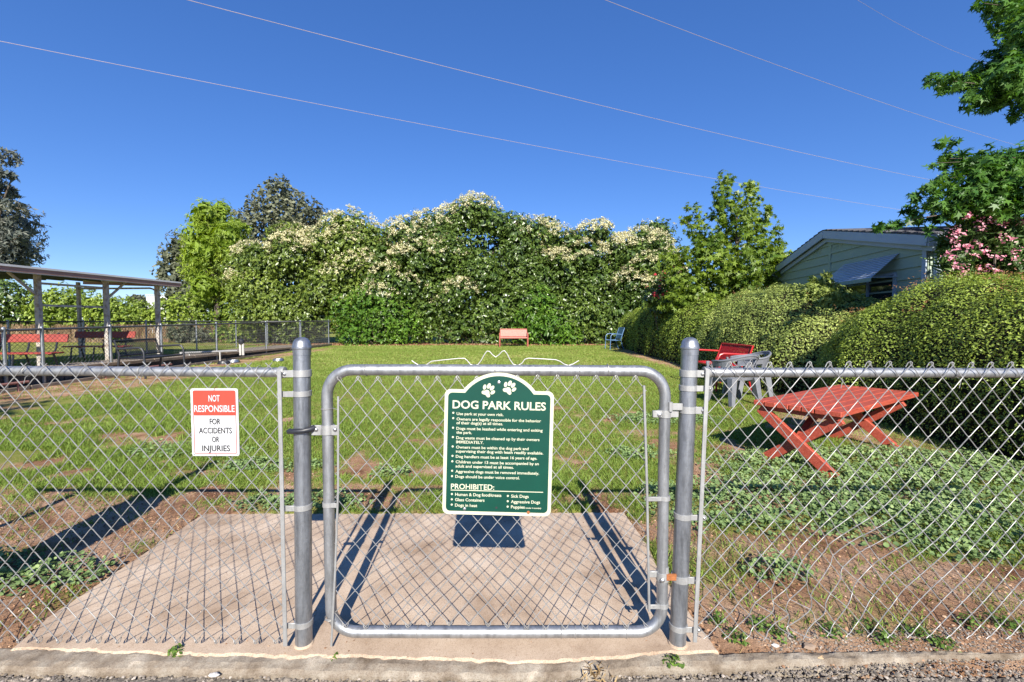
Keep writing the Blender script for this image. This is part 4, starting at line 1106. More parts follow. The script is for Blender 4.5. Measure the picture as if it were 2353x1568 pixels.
# ---- clipped hedges along the right side
def hedge(name, lab, path, n, mat, w, l, tips=0, core=.86, e0=.6, e1=.6, jit=.5):
    """path: (x, y, half width, height) stations"""
    P = np.array(path, float)
    d = np.concatenate([[0], np.cumsum(np.linalg.norm(np.diff(P[:, :2], axis=0), axis=1))]); L = d[-1]
    def station(s):
        q = np.stack([np.interp(s, d, P[:, i]) for i in range(4)], -1)
        k = np.sqrt(np.clip(1 - np.clip(1 - s / e0, 0, 1) ** 2, .0, 1)) * np.sqrt(np.clip(1 - np.clip(1 - (L - s) / e1, 0, 1) ** 2, .0, 1))
        return q, k
    def surf(s, u, depth):
        q, k = station(s)
        th = u * np.pi
        cx, sz = np.cos(th), np.sin(th)
        ox = np.sign(cx) * np.abs(cx) ** .9; oz = np.abs(sz) ** .66
        lump = 1 + .11 * (fbm(s * 1.4 + P[0, 0], u * 4, 3) - .5) * 2 + .035 * (fbm(s * 6 + 3, u * 16, 2) - .5) * 2
        sc = (k ** .8) * lump
        pos = np.stack([q[:, 0] + ox * (q[:, 2] * sc - depth), q[:, 1], oz * (q[:, 3] * (.25 + .75 * k ** .7) * lump - depth) * (k > .02)], -1)
        return pos
    t_ = thing(name, lab, 'hedge', (P[0, 0], P[0, 1], 0), 0, 'clipped hedges along the right side of the lawn')
    # dark solid core added inside the leaves to block light
    ns, nu = 44, 22
    S, U = np.meshgrid(np.linspace(.02, L - .02, ns), np.linspace(0, 1, nu), indexing='ij')
    V = surf(S.reshape(-1), U.reshape(-1), .10)
    mb = MB(); i = (np.arange(ns - 1)[:, None] * nu + np.arange(nu - 1)[None, :]).reshape(-1)
    mb.add(V.tolist(), np.stack([i, i + 1, i + nu + 1, i + nu], -1).tolist())
    mb.build('light_block_core', M['dark_core'], t_, world=True)
    s = R.rand(n) * L; u = R.beta(.9, .9, n)
    dep = .11 * R.rand(n) ** 1.6 - .035 * R.rand(n)
    p = surf(s, u, dep); eps = 1e-3
    a = surf(np.clip(s + eps, 0, L), u, dep) - surf(np.clip(s - eps, 0, L), u, dep); b = surf(s, np.clip(u + eps, 0, 1), dep) - surf(s, np.clip(u - eps, 0, 1), dep)
    nr = norm(np.cross(b, a)); q, _ = station(s)
    out = p - np.stack([q[:, 0], q[:, 1] * 0 + np.clip(q[:, 1], P[0, 1] + e0, P[-1, 1] - e1), q[:, 3] * .4], -1)
    fl = np.sum(nr * out, axis=1) < 0; nr[fl] *= -1
    ok = (p[:, 2] > .03)
    p, nr = p[ok], nr[ok]
    bb, tt, nn = leaf_frames(nr, jit, .1, .3)
    sc = .65 + .7 * R.rand(len(p))
    pat = fbm(p[:, 0] * 2.4 + p[:, 2] * 1.3, p[:, 1] * 2.4, 3)
    card_mesh('foliage', p, bb, tt, nn, w * sc, l * sc, OVAL if w > .05 else DIAM, M[mat], t_, tint=(.10 + .6 * R.rand(len(p)) + .6 * (pat - .45)).clip(0, 1), faces=None if w > .05 else DIAMF)
    if tips:
        s = R.rand(tips * 4) * L; u = .25 + .5 * R.rand(tips * 4); p = surf(s, u, -.02 - .09 * R.rand(len(s)) ** 3)
        ok = fbm(p[:, 0] * 1.5 + 8, p[:, 1] * 1.5, 2) > .47; p = p[ok][:tips]
        pp = np.repeat(p, 6, 0) + R.randn(len(p) * 6, 3) * .022; bb, tt, nn = leaf_frames(np.tile([-.2, -.4, 1.0], (len(pp), 1)), .6, -.3, .3)
        o = card_mesh('new_shoots', pp, bb, tt, nn, .014, .034, OVAL, M['hedge_tip'], t_); o['kind'] = 'stuff'
    return t_
hedge('clipped_hedge', 'big clipped hedge with reddish new shoots behind the red table', [(5.95, 1.6, 1.6, 1.45), (5.9, 3.2, 1.62, 1.62), (5.88, 4.8, 1.62, 1.84), (5.85, 6.0, 1.56, 1.68), (5.9, 6.9, 1.35, 1.32), (6.0, 7.6, 1.1, 1.0)], 125000, 'hedge', .017, .029, 520, e0=.3, e1=.9)
hedge('clipped_hedge', 'pale dome shaped clipped hedge behind the red garden bench', [(6.1, 7.0, 1.4, 1.15), (6.05, 8.3, 1.6, 1.58), (6.0, 9.8, 1.6, 2.05), (6.0, 11.0, 1.5, 1.9), (6.0, 12.0, 1.3, 1.65)], 60000, 'hedge_pale', .024, .040, 60, e0=1.0, e1=.7)
hedge('clipped_hedge', 'long low clipped hedge leading back to the blue chair', [(5.85, 11.4, 1.2, 1.55), (5.95, 13.5, 1.3, 1.80), (6.1, 16, 1.35, 1.95), (6.15, 19, 1.35, 1.85), (6.15, 21.8, 1.3, 1.75)], 46000, 'hedge', .034, .058, 60, e0=.6, e1=.7)
shrub('upright_shrub', 'upright leafy shrub poking up between two clipped hedges', px_lobes([(1870, 665, 18), (1895, 655, 16), (1920, 672, 18), (1850, 680, 20), (1900, 690, 26), (1940, 690, 16), (1865, 645, 8), (1900, 635, 7)], 8.6, .2), 2600, .03, .075, 'hedge_pale', LANCE, None, core=.5, jit=.5, droop=-.3)

# ---- young sweetgum and red flowering shrub
g = free_tree('sweetgum_tree', 'young sweetgum with two pointed leaders above the hedge', [(1668, 412, 20), (1664, 445, 28), (1672, 485, 36), (1722, 425, 16), (1722, 455, 22), (1735, 500, 34), (1690, 530, 48), (1748, 555, 42), (1785, 570, 20), (1718, 600, 60), (1650, 600, 52), (1588, 490, 20), (1602, 525, 26), (1575, 505, 14), (1625, 560, 36), (1592, 590, 34), (1792, 628, 36),
          (1660, 655, 58), (1575, 640, 40), (1755, 650, 52), (1808, 635, 20), (1600, 680, 38), (1765, 480, 10), (1630, 500, 10), (1790, 520, 8), (1820, 660, 26), (1700, 690, 46), (1780, 690, 40), (1640, 700, 40), (1560, 690, 36), (1545, 600, 26), (1838, 690, 30), (1800, 600, 26), (1832, 640, 24), (1770, 610, 36), (1815, 665, 34), (1640, 560, 30), (1610, 640, 40), (1690, 640, 50)],
          14.0, 14500, .165, .165, 'gum_young', STAR, None, (1690, 470), .07, .5, 0, rin=.2, keep_in=.2, droop=.8, jit=.65, bark='bark', back=False, rout=1.08)
sh = shrub('oleander_shrub', 'dark shrub with red flowers below the young sweetgum', px_lobes([(1520, 660, 30), (1545, 640, 26), (1500, 690, 30), (1550, 690, 34), (1525, 700, 30)], 15.5, .25), 2600, .05, .12, 'privet', LANCE, None)
c, nr, _ = lobe_points([(p_[0], p_[1], p_[2], p_[3]) for p_ in px_lobes([(1520, 655, 26), (1548, 640, 24), (1500, 665, 14), (1560, 610, 10)], 15.2, .1)], 90, .98, 1.1)
ok = nr[:, 1] < .1; blossoms(sh, c[ok][:22], nr[ok][:22], 6, .05, .075, M['red_flower'])

# ---- large sweetgum reaching in from the right
big = [(2300, 20, 36), (2340, 55, 44), (2262, 8, 16), (2345, 110, 22), (2380, 90, 50), (2145, 182, 12), (2175, 190, 18), (2212, 190, 24), (2252, 175, 30), (2298, 150, 40), (2345, 185, 46), (2240, 225, 22), (2295, 225, 30), (2268, 250, 12), (2340, 262, 16), (2390, 200, 60),
       (2160, 330, 9), (2195, 325, 9), (2152, 375, 11), (2182, 365, 20), (2222, 370, 32), (2272, 380, 40), (2330, 375, 46), (2180, 410, 22), (2135, 425, 14), (2105, 455, 12), (2150, 465, 22), (2212, 445, 38), (2272, 460, 40), (2330, 465, 42), (2092, 480, 12), (2072, 508, 10), (2042, 514, 9), (2018, 520, 6),
       (2112, 498, 14), (2150, 500, 14), (2222, 485, 22), (2135, 524, 8), (2290, 490, 24), (2390, 420, 60), (2250, 410, 30), (2300, 420, 45), (2345, 430, 45), (2320, 180, 45), (2350, 20, 45), (2380, 140, 40), (2240, 470, 34), (2190, 480, 26)]
free_tree('sweetgum_tree', 'large sweetgum with star shaped leaves over the green house', big, 6.3, 12500, .105, .105, 'gum', STAR, None, (2420, 330), .13, .35, 0, nlimb=0, rin=.1, keep_in=0, droop=.7, jit=.55, back=False, base_loc=(8.55, 6.0, 0), rout=1.0, rk=1.05)
bt = bpy.data.objects['sweetgum_tree.001']
mb = MB(); tr = Vector((8.5, 6.05, 0))
for hz, ends in [(3.6, [(2145, 182), (2212, 190), (2300, 225), (2240, 225)]), (2.9, [(2152, 375), (2182, 365), (2272, 380), (2180, 410)]), (2.5, [(2105, 455), (2042, 514), (2160, 508), (2222, 495), (2072, 508)]), (4.6, [(2262, 8), (2300, 20), (2340, 110)])]:
    hub = Vector((tr.x - .35, tr.y + .1, hz + .3)); s0 = Vector((tr.x, tr.y, hz))
    for e in ends:
        q = at(e[0], e[1], 6.3)
        mb.tube([s0, hub, hub.lerp(q, .35) + Vector((0, 0, .1)), hub.lerp(q, .7) + Vector((0, 0, .07)), q], [.03, .02, .010, .006, .003], 6)
mb.tube([(8.55, 6.0, 2.2), (8.6, 6.02, 4.2), (8.7, 6.0, 6.4)], [.10, .07, .02], 8)
mb.build('branch', M['bark'], bt, smooth=True, world=True)
lob = [l for l in auto_lobes((9.0, 6.1, 4.7), (1.5, 1.3, 2.3), 26, (.28, .42)) if l[0] - l[3] > 7.25]
crown(bt, lob, 5200, .13, .13, M['gum'], STAR, None, jit=.55, droop=.7, rin=.5, keep_in=.4, name='outer_crown', inner=.25)

# ---- pink oleander
ol = [(2185, 560, 26), (2215, 540, 30), (2250, 525, 32), (2290, 540, 36), (2330, 545, 38), (2200, 600, 32), (2240, 590, 36), (2290, 600, 40), (2340, 610, 44), (2230, 640, 30), (2290, 645, 34), (2370, 560, 50), (2265, 505, 16), (2310, 515, 18), (2345, 520, 18)]
lob = px_lobes(ol, 6.6, .25)
sh = shrub('oleander_shrub', 'tall oleander with pink flowers between the hedge and the green house', lob, 6200, .024, .125, 'oleander', LANCE, None, core=.45, jit=.7, droop=-.5, rin=.4, keep_in=.3)
fl = [(2190, 545), (2205, 540), (2200, 572), (2190, 560), (2186, 600), (2195, 615), (2240, 562), (2225, 500), (2245, 508), (2252, 525), (2300, 520), (2345, 503), (2350, 515), (2300, 545), (2315, 555), (2258, 622), (2235, 592), (2205, 632), (2290, 592), (2220, 570), (2180, 590), (2265, 580), (2330, 580), (2212, 618), (2275, 512), (2290, 625), (2335, 600), (2192, 528)]
c = np.array([at(x, y, 6.15 + random.uniform(-.1, .1)) for x, y in fl])
blossoms(sh, c, np.tile([0, -.7, .7], (len(c), 1)), 16, .034, .042, M['pink'])

# ------------------------------------------------------------------ green sided house behind the hedge
M['siding'] = solid('sage_green_siding', [(.3, (.31, .39, .30)), (.7, (.35, .43, .34))], 3, .6, 0, .05, stretch=(1, 1, 6))
M['trim'] = solid('blue_grey_trim', [(.3, (.36, .44, .56)), (.7, (.41, .49, .61))], 4, .5)
M['roofing'] = solid('dark_shingles', [(.3, (.05, .052, .065)), (.7, (.11, .11, .125))], 25, .9, 0, .4)
M['awning'] = solid('white_aluminium_slat', [(.3, (.44, .52, .66)), (.7, (.50, .58, .72))], 6, .35, .2)
def glass_mat():
    m, nt, p = new_mat('dark_window_glass')
    p.inputs['Base Color'].default_value = (.02, .028, .035, 1); p.inputs['Roughness'].default_value = .06; p.inputs['Specular IOR Level'].default_value = .6
    return m
M['glass'] = glass_mat()
HC = Vector((7.08, 7.8, 0)); HD = Vector((.14, 1, 0)).normalized(); HN = Vector((-1, .14, 0)).normalized()
hs = thing('house', 'sage green sided single storey house with low gable roof', 'house', HC)
def hp(s, o, z): return HC + HD * s + HN * o + Vector((0, 0, z))
HW, ZE, ZR = 6.1, 2.60, 3.26
def gable(s): return ZE + (ZR - ZE) * (1 - abs(s - HW / 2) / (HW / 2))
# wall body
mb = MB()
DEP = 9.0
f = [hp(0, 0, 0), hp(HW, 0, 0), hp(HW, 0, ZE), hp(HW / 2, 0, ZR), hp(0, 0, ZE)]
bk = [p - HN * DEP for p in f]
mb.add(f + bk, [(0, 1, 2, 3, 4), (9, 8, 7, 6, 5)] + [(i, i + 5, (i + 1) % 5 + 5, (i + 1) % 5) for i in range(5)])
wall = mb.build('wall', M['siding'], hs, world=True)
# lap boards on the gable wall and on the front wall
LAP = .205
nb = int(3.3 / LAP)
for k in range(nb):
    z0 = .12 + k * LAP; z1 = z0 + LAP + .012
    if z0 > ZR - .05: break
    def lim(z): 
        if z <= ZE: return 0.0
        return (z - ZE) / (ZR - ZE) * HW / 2
    a0, a1 = lim(z0), lim(min(z1, ZR - .01))
    z1 = min(z1, ZR - .01)
    mb = MB()
    vs = [hp(a0, .034, z0), hp(HW - a0, .034, z0), hp(HW - a1, .006, z1), hp(a1, .006, z1), hp(a0, .001, z0), hp(HW - a0, .001, z0)]
    mb.add(vs, [(0, 3, 2, 1), (0, 1, 5, 4)])
    mb.build('siding_board', M['siding'], hs, world=True)
    if z0 < ZE - .1:
        mb = MB(); z1 = min(z1, ZE)
        def rp(e, o, z): return HC - HN * e - HD * o + Vector((0, 0, z))
        mb.add([rp(0.02, .034, z0), rp(DEP, .034, z0), rp(DEP, .006, z1), rp(.02, .006, z1), rp(.02, .001, z0), rp(DEP, .001, z0)], [(0, 1, 2, 3), (0, 4, 5, 1)])
        mb.build('siding_board', M['siding'], hs, world=True)
# battens, corner board, downspout
mb = MB(); mb.beam(hp(HW / 2 - .05, .026, 0), hp(HW / 2 - .05, .026, ZR - .12), .10, .02, HN); mb.build('batten', M['siding'], hs, world=True)
mb = MB(); mb.beam(hp(.04, .028, 0), hp(.04, .028, ZE), .09, .02, HN); mb.build('corner_board', M['trim'], hs, world=True)
mb = MB(); mb.beam(HC - HN * .10 - HD * .062 + Vector((0, 0, .1)), HC - HN * .10 - HD * .062 + Vector((0, 0, ZE - .08)), .085, .065, HN, .008); mb.build('downspout', M['trim'], hs, world=True)
# vents in the gable
for c in (HW / 2 - .55, HW / 2 + .35):
    mb = MB()
    for r_ in range(3):
        for q in range(3): mb.beam(hp(c + q * .16, .024, 2.86 + r_ * .035), hp(c + q * .16 + .11, .024, 2.86 + r_ * .035), .012, .012, (0, 0, 1))
    o = mb.build('gable_vent', M['siding'], hs, world=True); o['kind'] = 'stuff'
# roof: two slopes with rows of shingles, bargeboards, eave fascia
OV, OE = .16, .22
def rpnt(s, e, dz): # s across gable, e distance behind the gable plane (negative = overhang)
    return HC + HD * s - HN * e + Vector((0, 0, gable(s) + dz))
roof = None
sl = (ZR - ZE) / (HW / 2)
for side in (0, 1):
    rows = 16
    for k in range(rows):
        t0, t1 = k / rows, (k + 1.15) / rows
        sa, sb = (-OE + (HW / 2 + OE) * t0, -OE + (HW / 2 + OE) * min(t1, 1)) if side == 0 else (HW + OE - (HW / 2 + OE) * t0, HW + OE - (HW / 2 + OE) * min(t1, 1))
        za, zb = gable(sa), gable(sb)
        def rr(s, e, z): return HC + HD * s - HN * e + Vector((0, 0, z))
        mb = MB()
        mb.add([rr(sa, -OV - .02, za + .13), rr(sa, DEP + OV, za + .13), rr(sb, DEP + OV, zb + .105), rr(sb, -OV - .02, zb + .105), rr(sa, -OV - .02, za + .10), rr(sa, DEP + OV, za + .10), rr(sb, DEP + OV, zb + .085), rr(sb, -OV - .02, zb + .085)],
               [(0, 1, 2, 3), (7, 6, 5, 4), (0, 4, 5, 1), (1, 5, 6, 2), (2, 6, 7, 3), (3, 7, 4, 0)])
        if roof is None: roof = mb.build('roof', M['roofing'], hs, world=True)
        else: mb.build('shingle_course', M['roofing'], roof, world=True)
    s0, s1 = (-OE, HW / 2) if side == 0 else (HW + OE, HW / 2)
    for o_, d_, h_, th in ((OV, .0, .17, .035), (.06, -.16, .10, .06)):
        a, b = HC + HD * s0 + HN * o_ + Vector((0, 0, gable(s0) + .085 + d_ - h_ / 2)), HC + HD * s1 + HN * o_ + Vector((0, 0, gable(s1) + .085 + d_ - h_ / 2))
        mb = MB(); mb.beam(a, b, th, h_, (0, 0, 1)); mb.build('bargeboard', M['trim'], hs, world=True)
mb = MB(); mb.beam(HC - HD * (OE + .0) + HN * OV + Vector((0, 0, gable(-OE) + .0)), HC - HD * OE - HN * DEP + Vector((0, 0, gable(-OE) + .0)), .03, .19, (0, 0, 1)); mb.build('eave_fascia', M['trim'], hs, world=True)
mb = MB(); q0 = HC - HD * OE + Vector((0, 0, ZE - .13)); mb.add([q0 + HN * OV, q0 - HN * DEP, HC - HN * DEP + Vector((0, 0, ZE - .12)), HC + HN * OV + Vector((0, 0, ZE - .12))], [(0, 1, 2, 3)]); mb.build('soffit', M['trim'], hs, world=True)
# window with blinds under a slatted awning
s0, s1, z0, z1 = .74, 2.30, 1.25, 2.10
mb = MB()
for a, b in (((s0, z0), (s1, z0)), ((s0, z1), (s1, z1)), ((s0, z0), (s0, z1)), ((s1, z0), (s1, z1)), (((s0 + s1) / 2, z0), ((s0 + s1) / 2, z1))):
    mb.beam(hp(a[0], .035, a[1]), hp(b[0], .035, b[1]), .05, .05, HN)
win = mb.build('window', M['trim'], hs, world=True)
for a, b in ((s0 + .025, (s0 + s1) / 2 - .025), ((s0 + s1) / 2 + .025, s1 - .025)):
    mb = MB(); mb.add([hp(a, .03, z0), hp(b, .03, z0), hp(b, .03, z1), hp(a, .03, z1)], [(0, 3, 2, 1)]); mb.build('pane', M['glass'], win, world=True)
M['blind'] = solid('blind_slat', [(.3, (.20, .23, .26)), (.7, (.25, .28, .31))], 3, .6)
mb = MB()
for k in range(15): mb.beam(hp(s0 + .04, .026, z0 + .05 + k * .055), hp((s0 + s1) / 2 - .3, .026, z0 + .05 + k * .055), .006, .028, (0, 0, 1))
o = mb.build('blind', M['blind'], win, world=True); o['kind'] = 'stuff'
aw0, aw1, zt_, zb_, ou = .66, 2.42, 2.47, 2.02, .46
nsl = 11
awn = None
for k in range(nsl):
    t0, t1 = k / nsl, (k + .93) / nsl
    mb = MB()
    A = [hp(aw0, .03 + ou * t0, zt_ + (zb_ - zt_) * t0), hp(aw1, .03 + ou * t0, zt_ + (zb_ - zt_) * t0), hp(aw1, .03 + ou * t1, zt_ + (zb_ - zt_) * t1 + .012), hp(aw0, .03 + ou * t1, zt_ + (zb_ - zt_) * t1 + .012)]
    mb.add(A + [p - Vector((0, 0, .008)) for p in A], [(0, 1, 2, 3), (7, 6, 5, 4), (0, 4, 5, 1), (1, 5, 6, 2), (2, 6, 7, 3), (3, 7, 4, 0)])
    if awn is None: awn = mb.build('awning', M['awning'], hs, world=True)
    else: mb.build('awning_slat', M['awning'], awn, world=True)
mb = MB(); mb.beam(hp(aw0, .03 + ou, zb_ - .03), hp(aw1, .03 + ou, zb_ - .03), .008, .07, (0, 0, 1)); mb.build('valance', M['siding'], awn, world=True)
for s in (aw0 + .03, aw1 - .03):
    mb = MB(); mb.tube([hp(s, .03, zb_ + .02), hp(s, .03 + ou, zb_ + .01)], .010, 6); mb.build('awning_arm', M['trim'], awn, world=True)

# white container far behind the hedge
M['white_box'] = solid('white_container_paint', [(.3, (.50, .52, .54)), (.7, (.56, .57, .58))], 2, .5)
q = at(358, 738, 45)
ct = thing('container', 'plain white metal container beyond the hedge', 'container', (q.x, 45, 0))
w_ = .9; zt_ = at(358, 677, 45).z
mb = MB(); mb.bevbox((-w_, 0, 0), (w_ * 1.35, 2.5, zt_), .04); bd = mb.build('body', M['white_box'], ct)
for k in range(9):
    mb = MB(); x = -w_ + .12 + k * .24; mb.box((x, -.03, .1), (x + .09, .01, zt_ - .12)); mb.build('rib', M['white_box'], bd)
mb = MB(); mb.box((-w_ - .02, -.05, zt_ - .1), (w_ * 1.35 + .02, .0, zt_ + .03)); mb.build('top_frame', M['trim'], ct)

# ------------------------------------------------------------------ overhead lines
M['cable'] = solid('pale_cable', [(.3, (.30, .26, .29)), (.7, (.36, .31, .34))], 2, .6)
for lab, a, b, zz, rr_, sag in [('lowest overhead cable crossing the blue sky', (0, 95), (2060, 481), 8.0, .0075, .35), ('thick overhead cable just above the lowest one', (430, 0), (2120, 410), 10.1, .009, .45),
                       ('thin overhead cable passing above the sweetgum leaders', (1390, 0), (2290, 321), 10.1, .0065, .3), ('faint short stretch of overhead cable near the big sweetgum', (1970, 0), (2222, 130), 10.6, .0035, .2)]:
    def lv(p): d = ray(*p); t = (zz - H_CAM) / d[2]; return Vector((d[0] * t, d[1] * t, zz))
    A, B = lv(a), lv(b); D = (B - A)
    lo, hi = -25 / D.length, 1 + 40 / D.length
    pts = []
    for k in range(41):
        t = lo + (hi - lo) * k / 40; u = (t - .5) * 2
        pts.append(A + D * t + Vector((0, 0, sag * .5 * (u * u - 1))))
    mb = MB(); mb.tube(pts, rr_, 5)
    tag(mb.build('power_line', M['cable']), lab, 'cable', 'overhead cables across the sky')

# ------------------------------------------------------------------ red plank table with crossed legs
M['red_paint'] = solid('weathered_red_paint', [(.3, (.22, .034, .019)), (.44, (.36, .058, .032)), (.58, (.40, .075, .042)), (.72, (.47, .14, .09))], 11, .6, 0, .25, 60, stretch=(1, 6, 6))
L_, N_p = Vector((2.118, 3.90)), Vector((2.49, 3.36))
tN, tL = gp(1935, 948, .53), gp(1730, 918.5, .53); tR = gp(2122, 895, .53)
ex = (tL - tN); wid = ex.length; ex.normalize(); ey = (tR - tN) - ex * (tR - tN).dot(ex); lng = min(ey.length, 1.75); ey.normalize()
tb = thing('table', 'red plank garden table with crossed legs on the weedy grass', 'table', (tN.x, tN.y, 0), math.atan2(ey.y, ey.x))
sgn = 1 if Vector((-ey.y, ey.x, 0)).dot(ex) > 0 else -1
npk = 7; pw = wid / npk
for k in range(npk):
    mb = MB(); j = random.uniform(-.012, .012); y0 = k * pw + .003; y1 = (k + 1) * pw - .003
    lo_, hi_ = (0 + j, sgn * y0, .485), (lng + j, sgn * y1, .53)
    mb.bevbox((lo_[0], min(lo_[1], hi_[1]), lo_[2]), (hi_[0], max(lo_[1], hi_[1]), hi_[2] - random.uniform(0, .002)), .006)
    mb.build('plank', M['red_paint'], tb)
for xe in (.075, min(1.43, lng - .2)):
    ya, yb = sgn * .04, sgn * (wid - .04)
    for q, (a, b, dx) in enumerate((((ya), (yb), -.022), ((yb), (ya), .022))):
        mb = MB(); mb.beam((xe + dx, a, -.01), (xe + dx, b, .46), .04, .085, (0, 0, 1), .004); mb.build('leg', M['red_paint'], tb)
    mb = MB(); mb.beam((xe, ya, .466), (xe, yb, .466), .05, .038, (0, 0, 1), .003); mb.build('cleat', M['red_paint'], tb)
    s = 1 if xe < lng / 2 else -1
    mb = MB(); mb.beam((xe + s * .03, sgn * wid / 2, .25), (xe + s * .42, sgn * wid / 2, .475), .06, .035, (0, 0, 1), .003); mb.build('brace', M['red_paint'], tb)

# ------------------------------------------------------------------ garden seats
def lattice(mb, P, nu, nv, r, sides=4, frame=None):
    """crossed diagonal strips over the patch P(u,v)"""
    for s in (1, -1):
        for k in range(-nv, nu + 1):
            pts = []
            for j in range(nv * 1 + 1):
                u = (k + j) if s == 1 else (k + nv - j)
                if 0 <= u <= nu: pts.append(P(u / nu, j / nv))
            if len(pts) > 1: mb.tube(pts, r, sides, cap=False)
def metal_bench(name, lab, loc, rz, W, mframe, mmesh, cat='bench', seat_h=.43, back_h=.82, depth=.52, arms=True, nu=26, nv=9, group=None, r=.018, wr=.005):
    """tubular bench; local +y is the way it faces"""
    t_ = thing(name, lab, cat, loc, rz, group)
    def Pb(u, v): return Vector((-W / 2 + .02 + (W - .04) * u, -.03 - .10 * v, seat_h + .06 + (back_h - seat_h - .08) * v))
    def Ps(u, v): return Vector((-W / 2 + .02 + (W - .04) * u, .0 + (depth - .05) * v, seat_h - .015 * math.sin(v * math.pi)))
    mb = MB(); lattice(mb, Pb, nu, nv, wr); mb.build('backrest', M[mmesh], t_)
    mb = MB(); lattice(mb, Ps, nu, nv, wr); mb.build('seat', M[mmesh], t_)
    mb = MB(); mb.tube([Pb(0, -.15), Pb(0, 1), Pb(1, 1), Pb(1, -.15)], r, 8); mb.tube([Pb(0, 0), Pb(1, 0)], r * .8, 8); mb.build('back_frame', M[mframe], t_, smooth=True)
    mb = MB(); mb.tube([Ps(0, 0), Ps(0, 1), Ps(1, 1), Ps(1, 0)], r, 8, closed=True); mb.build('seat_frame', M[mframe], t_, smooth=True)
    for s in (-1, 1):
        x = s * W / 2
        mb = MB(); mb.tube([(x, -.12, -.02), (x, -.05, seat_h * .5), (x, -.02, seat_h + .06)], r, 8); mb.build('leg', M[mframe], t_, smooth=True)
        mb = MB()
        if arms:
            mb.tube([(x, depth, -.02), (x, depth - .01, seat_h * .6), (x, depth - .02, seat_h + .13), (x, depth - .06, seat_h + .205), (x, depth - .12, seat_h + .225), (x, depth * .4, seat_h + .215), (x, -.07, seat_h + .20)], r, 8)
        else: mb.tube([(x, depth - .03, -.02), (x, depth - .03, seat_h)], r, 8)
        mb.build('arm_leg' if arms else 'leg', M[mframe], t_, smooth=True)
    return t_
M['red_metal'] = solid('red_coated_metal', [(.3, (.36, .012, .014)), (.7, (.44, .022, .024))], 20, .35)
M['faded_red'] = solid('faded_red_metal', [(.3, (.36, .085, .065)), (.7, (.44, .13, .10))], 20, .5)
M['pale_mesh'] = solid('sun_faded_pink_mesh', [(.3, (.42, .26, .21)), (.7, (.50, .34, .28))], 20, .6)
M['blue_metal'] = solid('blue_coated_metal', [(.3, (.07, .15, .28)), (.7, (.10, .20, .36))], 20, .4)
M['blue_fabric'] = solid('dark_blue_mesh', [(.3, (.02, .07, .12)), (.7, (.035, .10, .16))], 60, .7)
M['grey_resin'] = solid('grey_resin', [(.3, (.14, .15, .175)), (.7, (.19, .20, .225))], 12, .5)
metal_bench('garden_bench', 'bright red metal mesh garden bench with arms against the hedge', (4.05, 8.45, 0), math.radians(92), 1.12, 'red_metal', 'red_metal', nu=30, nv=10, back_h=.80, wr=.006)
q = gp(1180, 794)
metal_bench('garden_bench', 'sun faded pink and red metal bench before the privet trees', (q.x, 21.9, 0), math.radians(181), 1.32, 'faded_red', 'pale_mesh', nu=16, nv=6, wr=.019, r=.03, back_h=.84, seat_h=.42)
metal_bench('park_bench', 'black metal mesh park bench beside the raised court', (-8.22, 10.1, 0), math.radians(-90), 1.15, 'dark_metal', 'dark_metal', nu=20, nv=7, wr=.006, r=.022)

# blue chair
q = gp(1412, 803)
bc = thing('garden_chair', 'blue tubular chair with dark sling at the hedge corner', 'chair', (q.x + .1, q.y, 0), math.radians(100))
for s in (-1, 1):
    x = s * .28
    mb = MB(); mb.tube([(x, .42, 0), (x, .40, .40), (x, .39, .58), (x, .33, .655), (x, .2, .67), (x, -.12, .65)], .017, 8); mb.build('arm_leg', M['blue_metal'], bc, smooth=True)
    mb = MB(); mb.tube([(x, -.20, 0), (x, -.10, .25), (x, -.06, .42), (x, -.14, .7), (x, -.22, .93)], .017, 8); mb.build('back_leg', M['blue_metal'], bc, smooth=True)
    mb = MB(); mb.tube([(x, .41, .41), (x, .2, .395), (x, -.06, .40)], .014, 6); mb.build('seat_rail', M['blue_metal'], bc, smooth=True)
mb = MB(); mb.bevbox((-.27, -.06, .392), (.27, .41, .402), .003); mb.build('seat', M['blue_metal'], bc)
mb = MB(); mb.beam((0, -.06, .46), (0, -.22, .93), .54, .008, (0, 1, .3)); mb.build('backrest', M['blue_fabric'], bc)
mb = MB(); mb.tube([(-.28, -.22, .93), (.28, -.22, .93)], .016, 8); mb.build('top_bar', M['blue_metal'], bc, smooth=True)

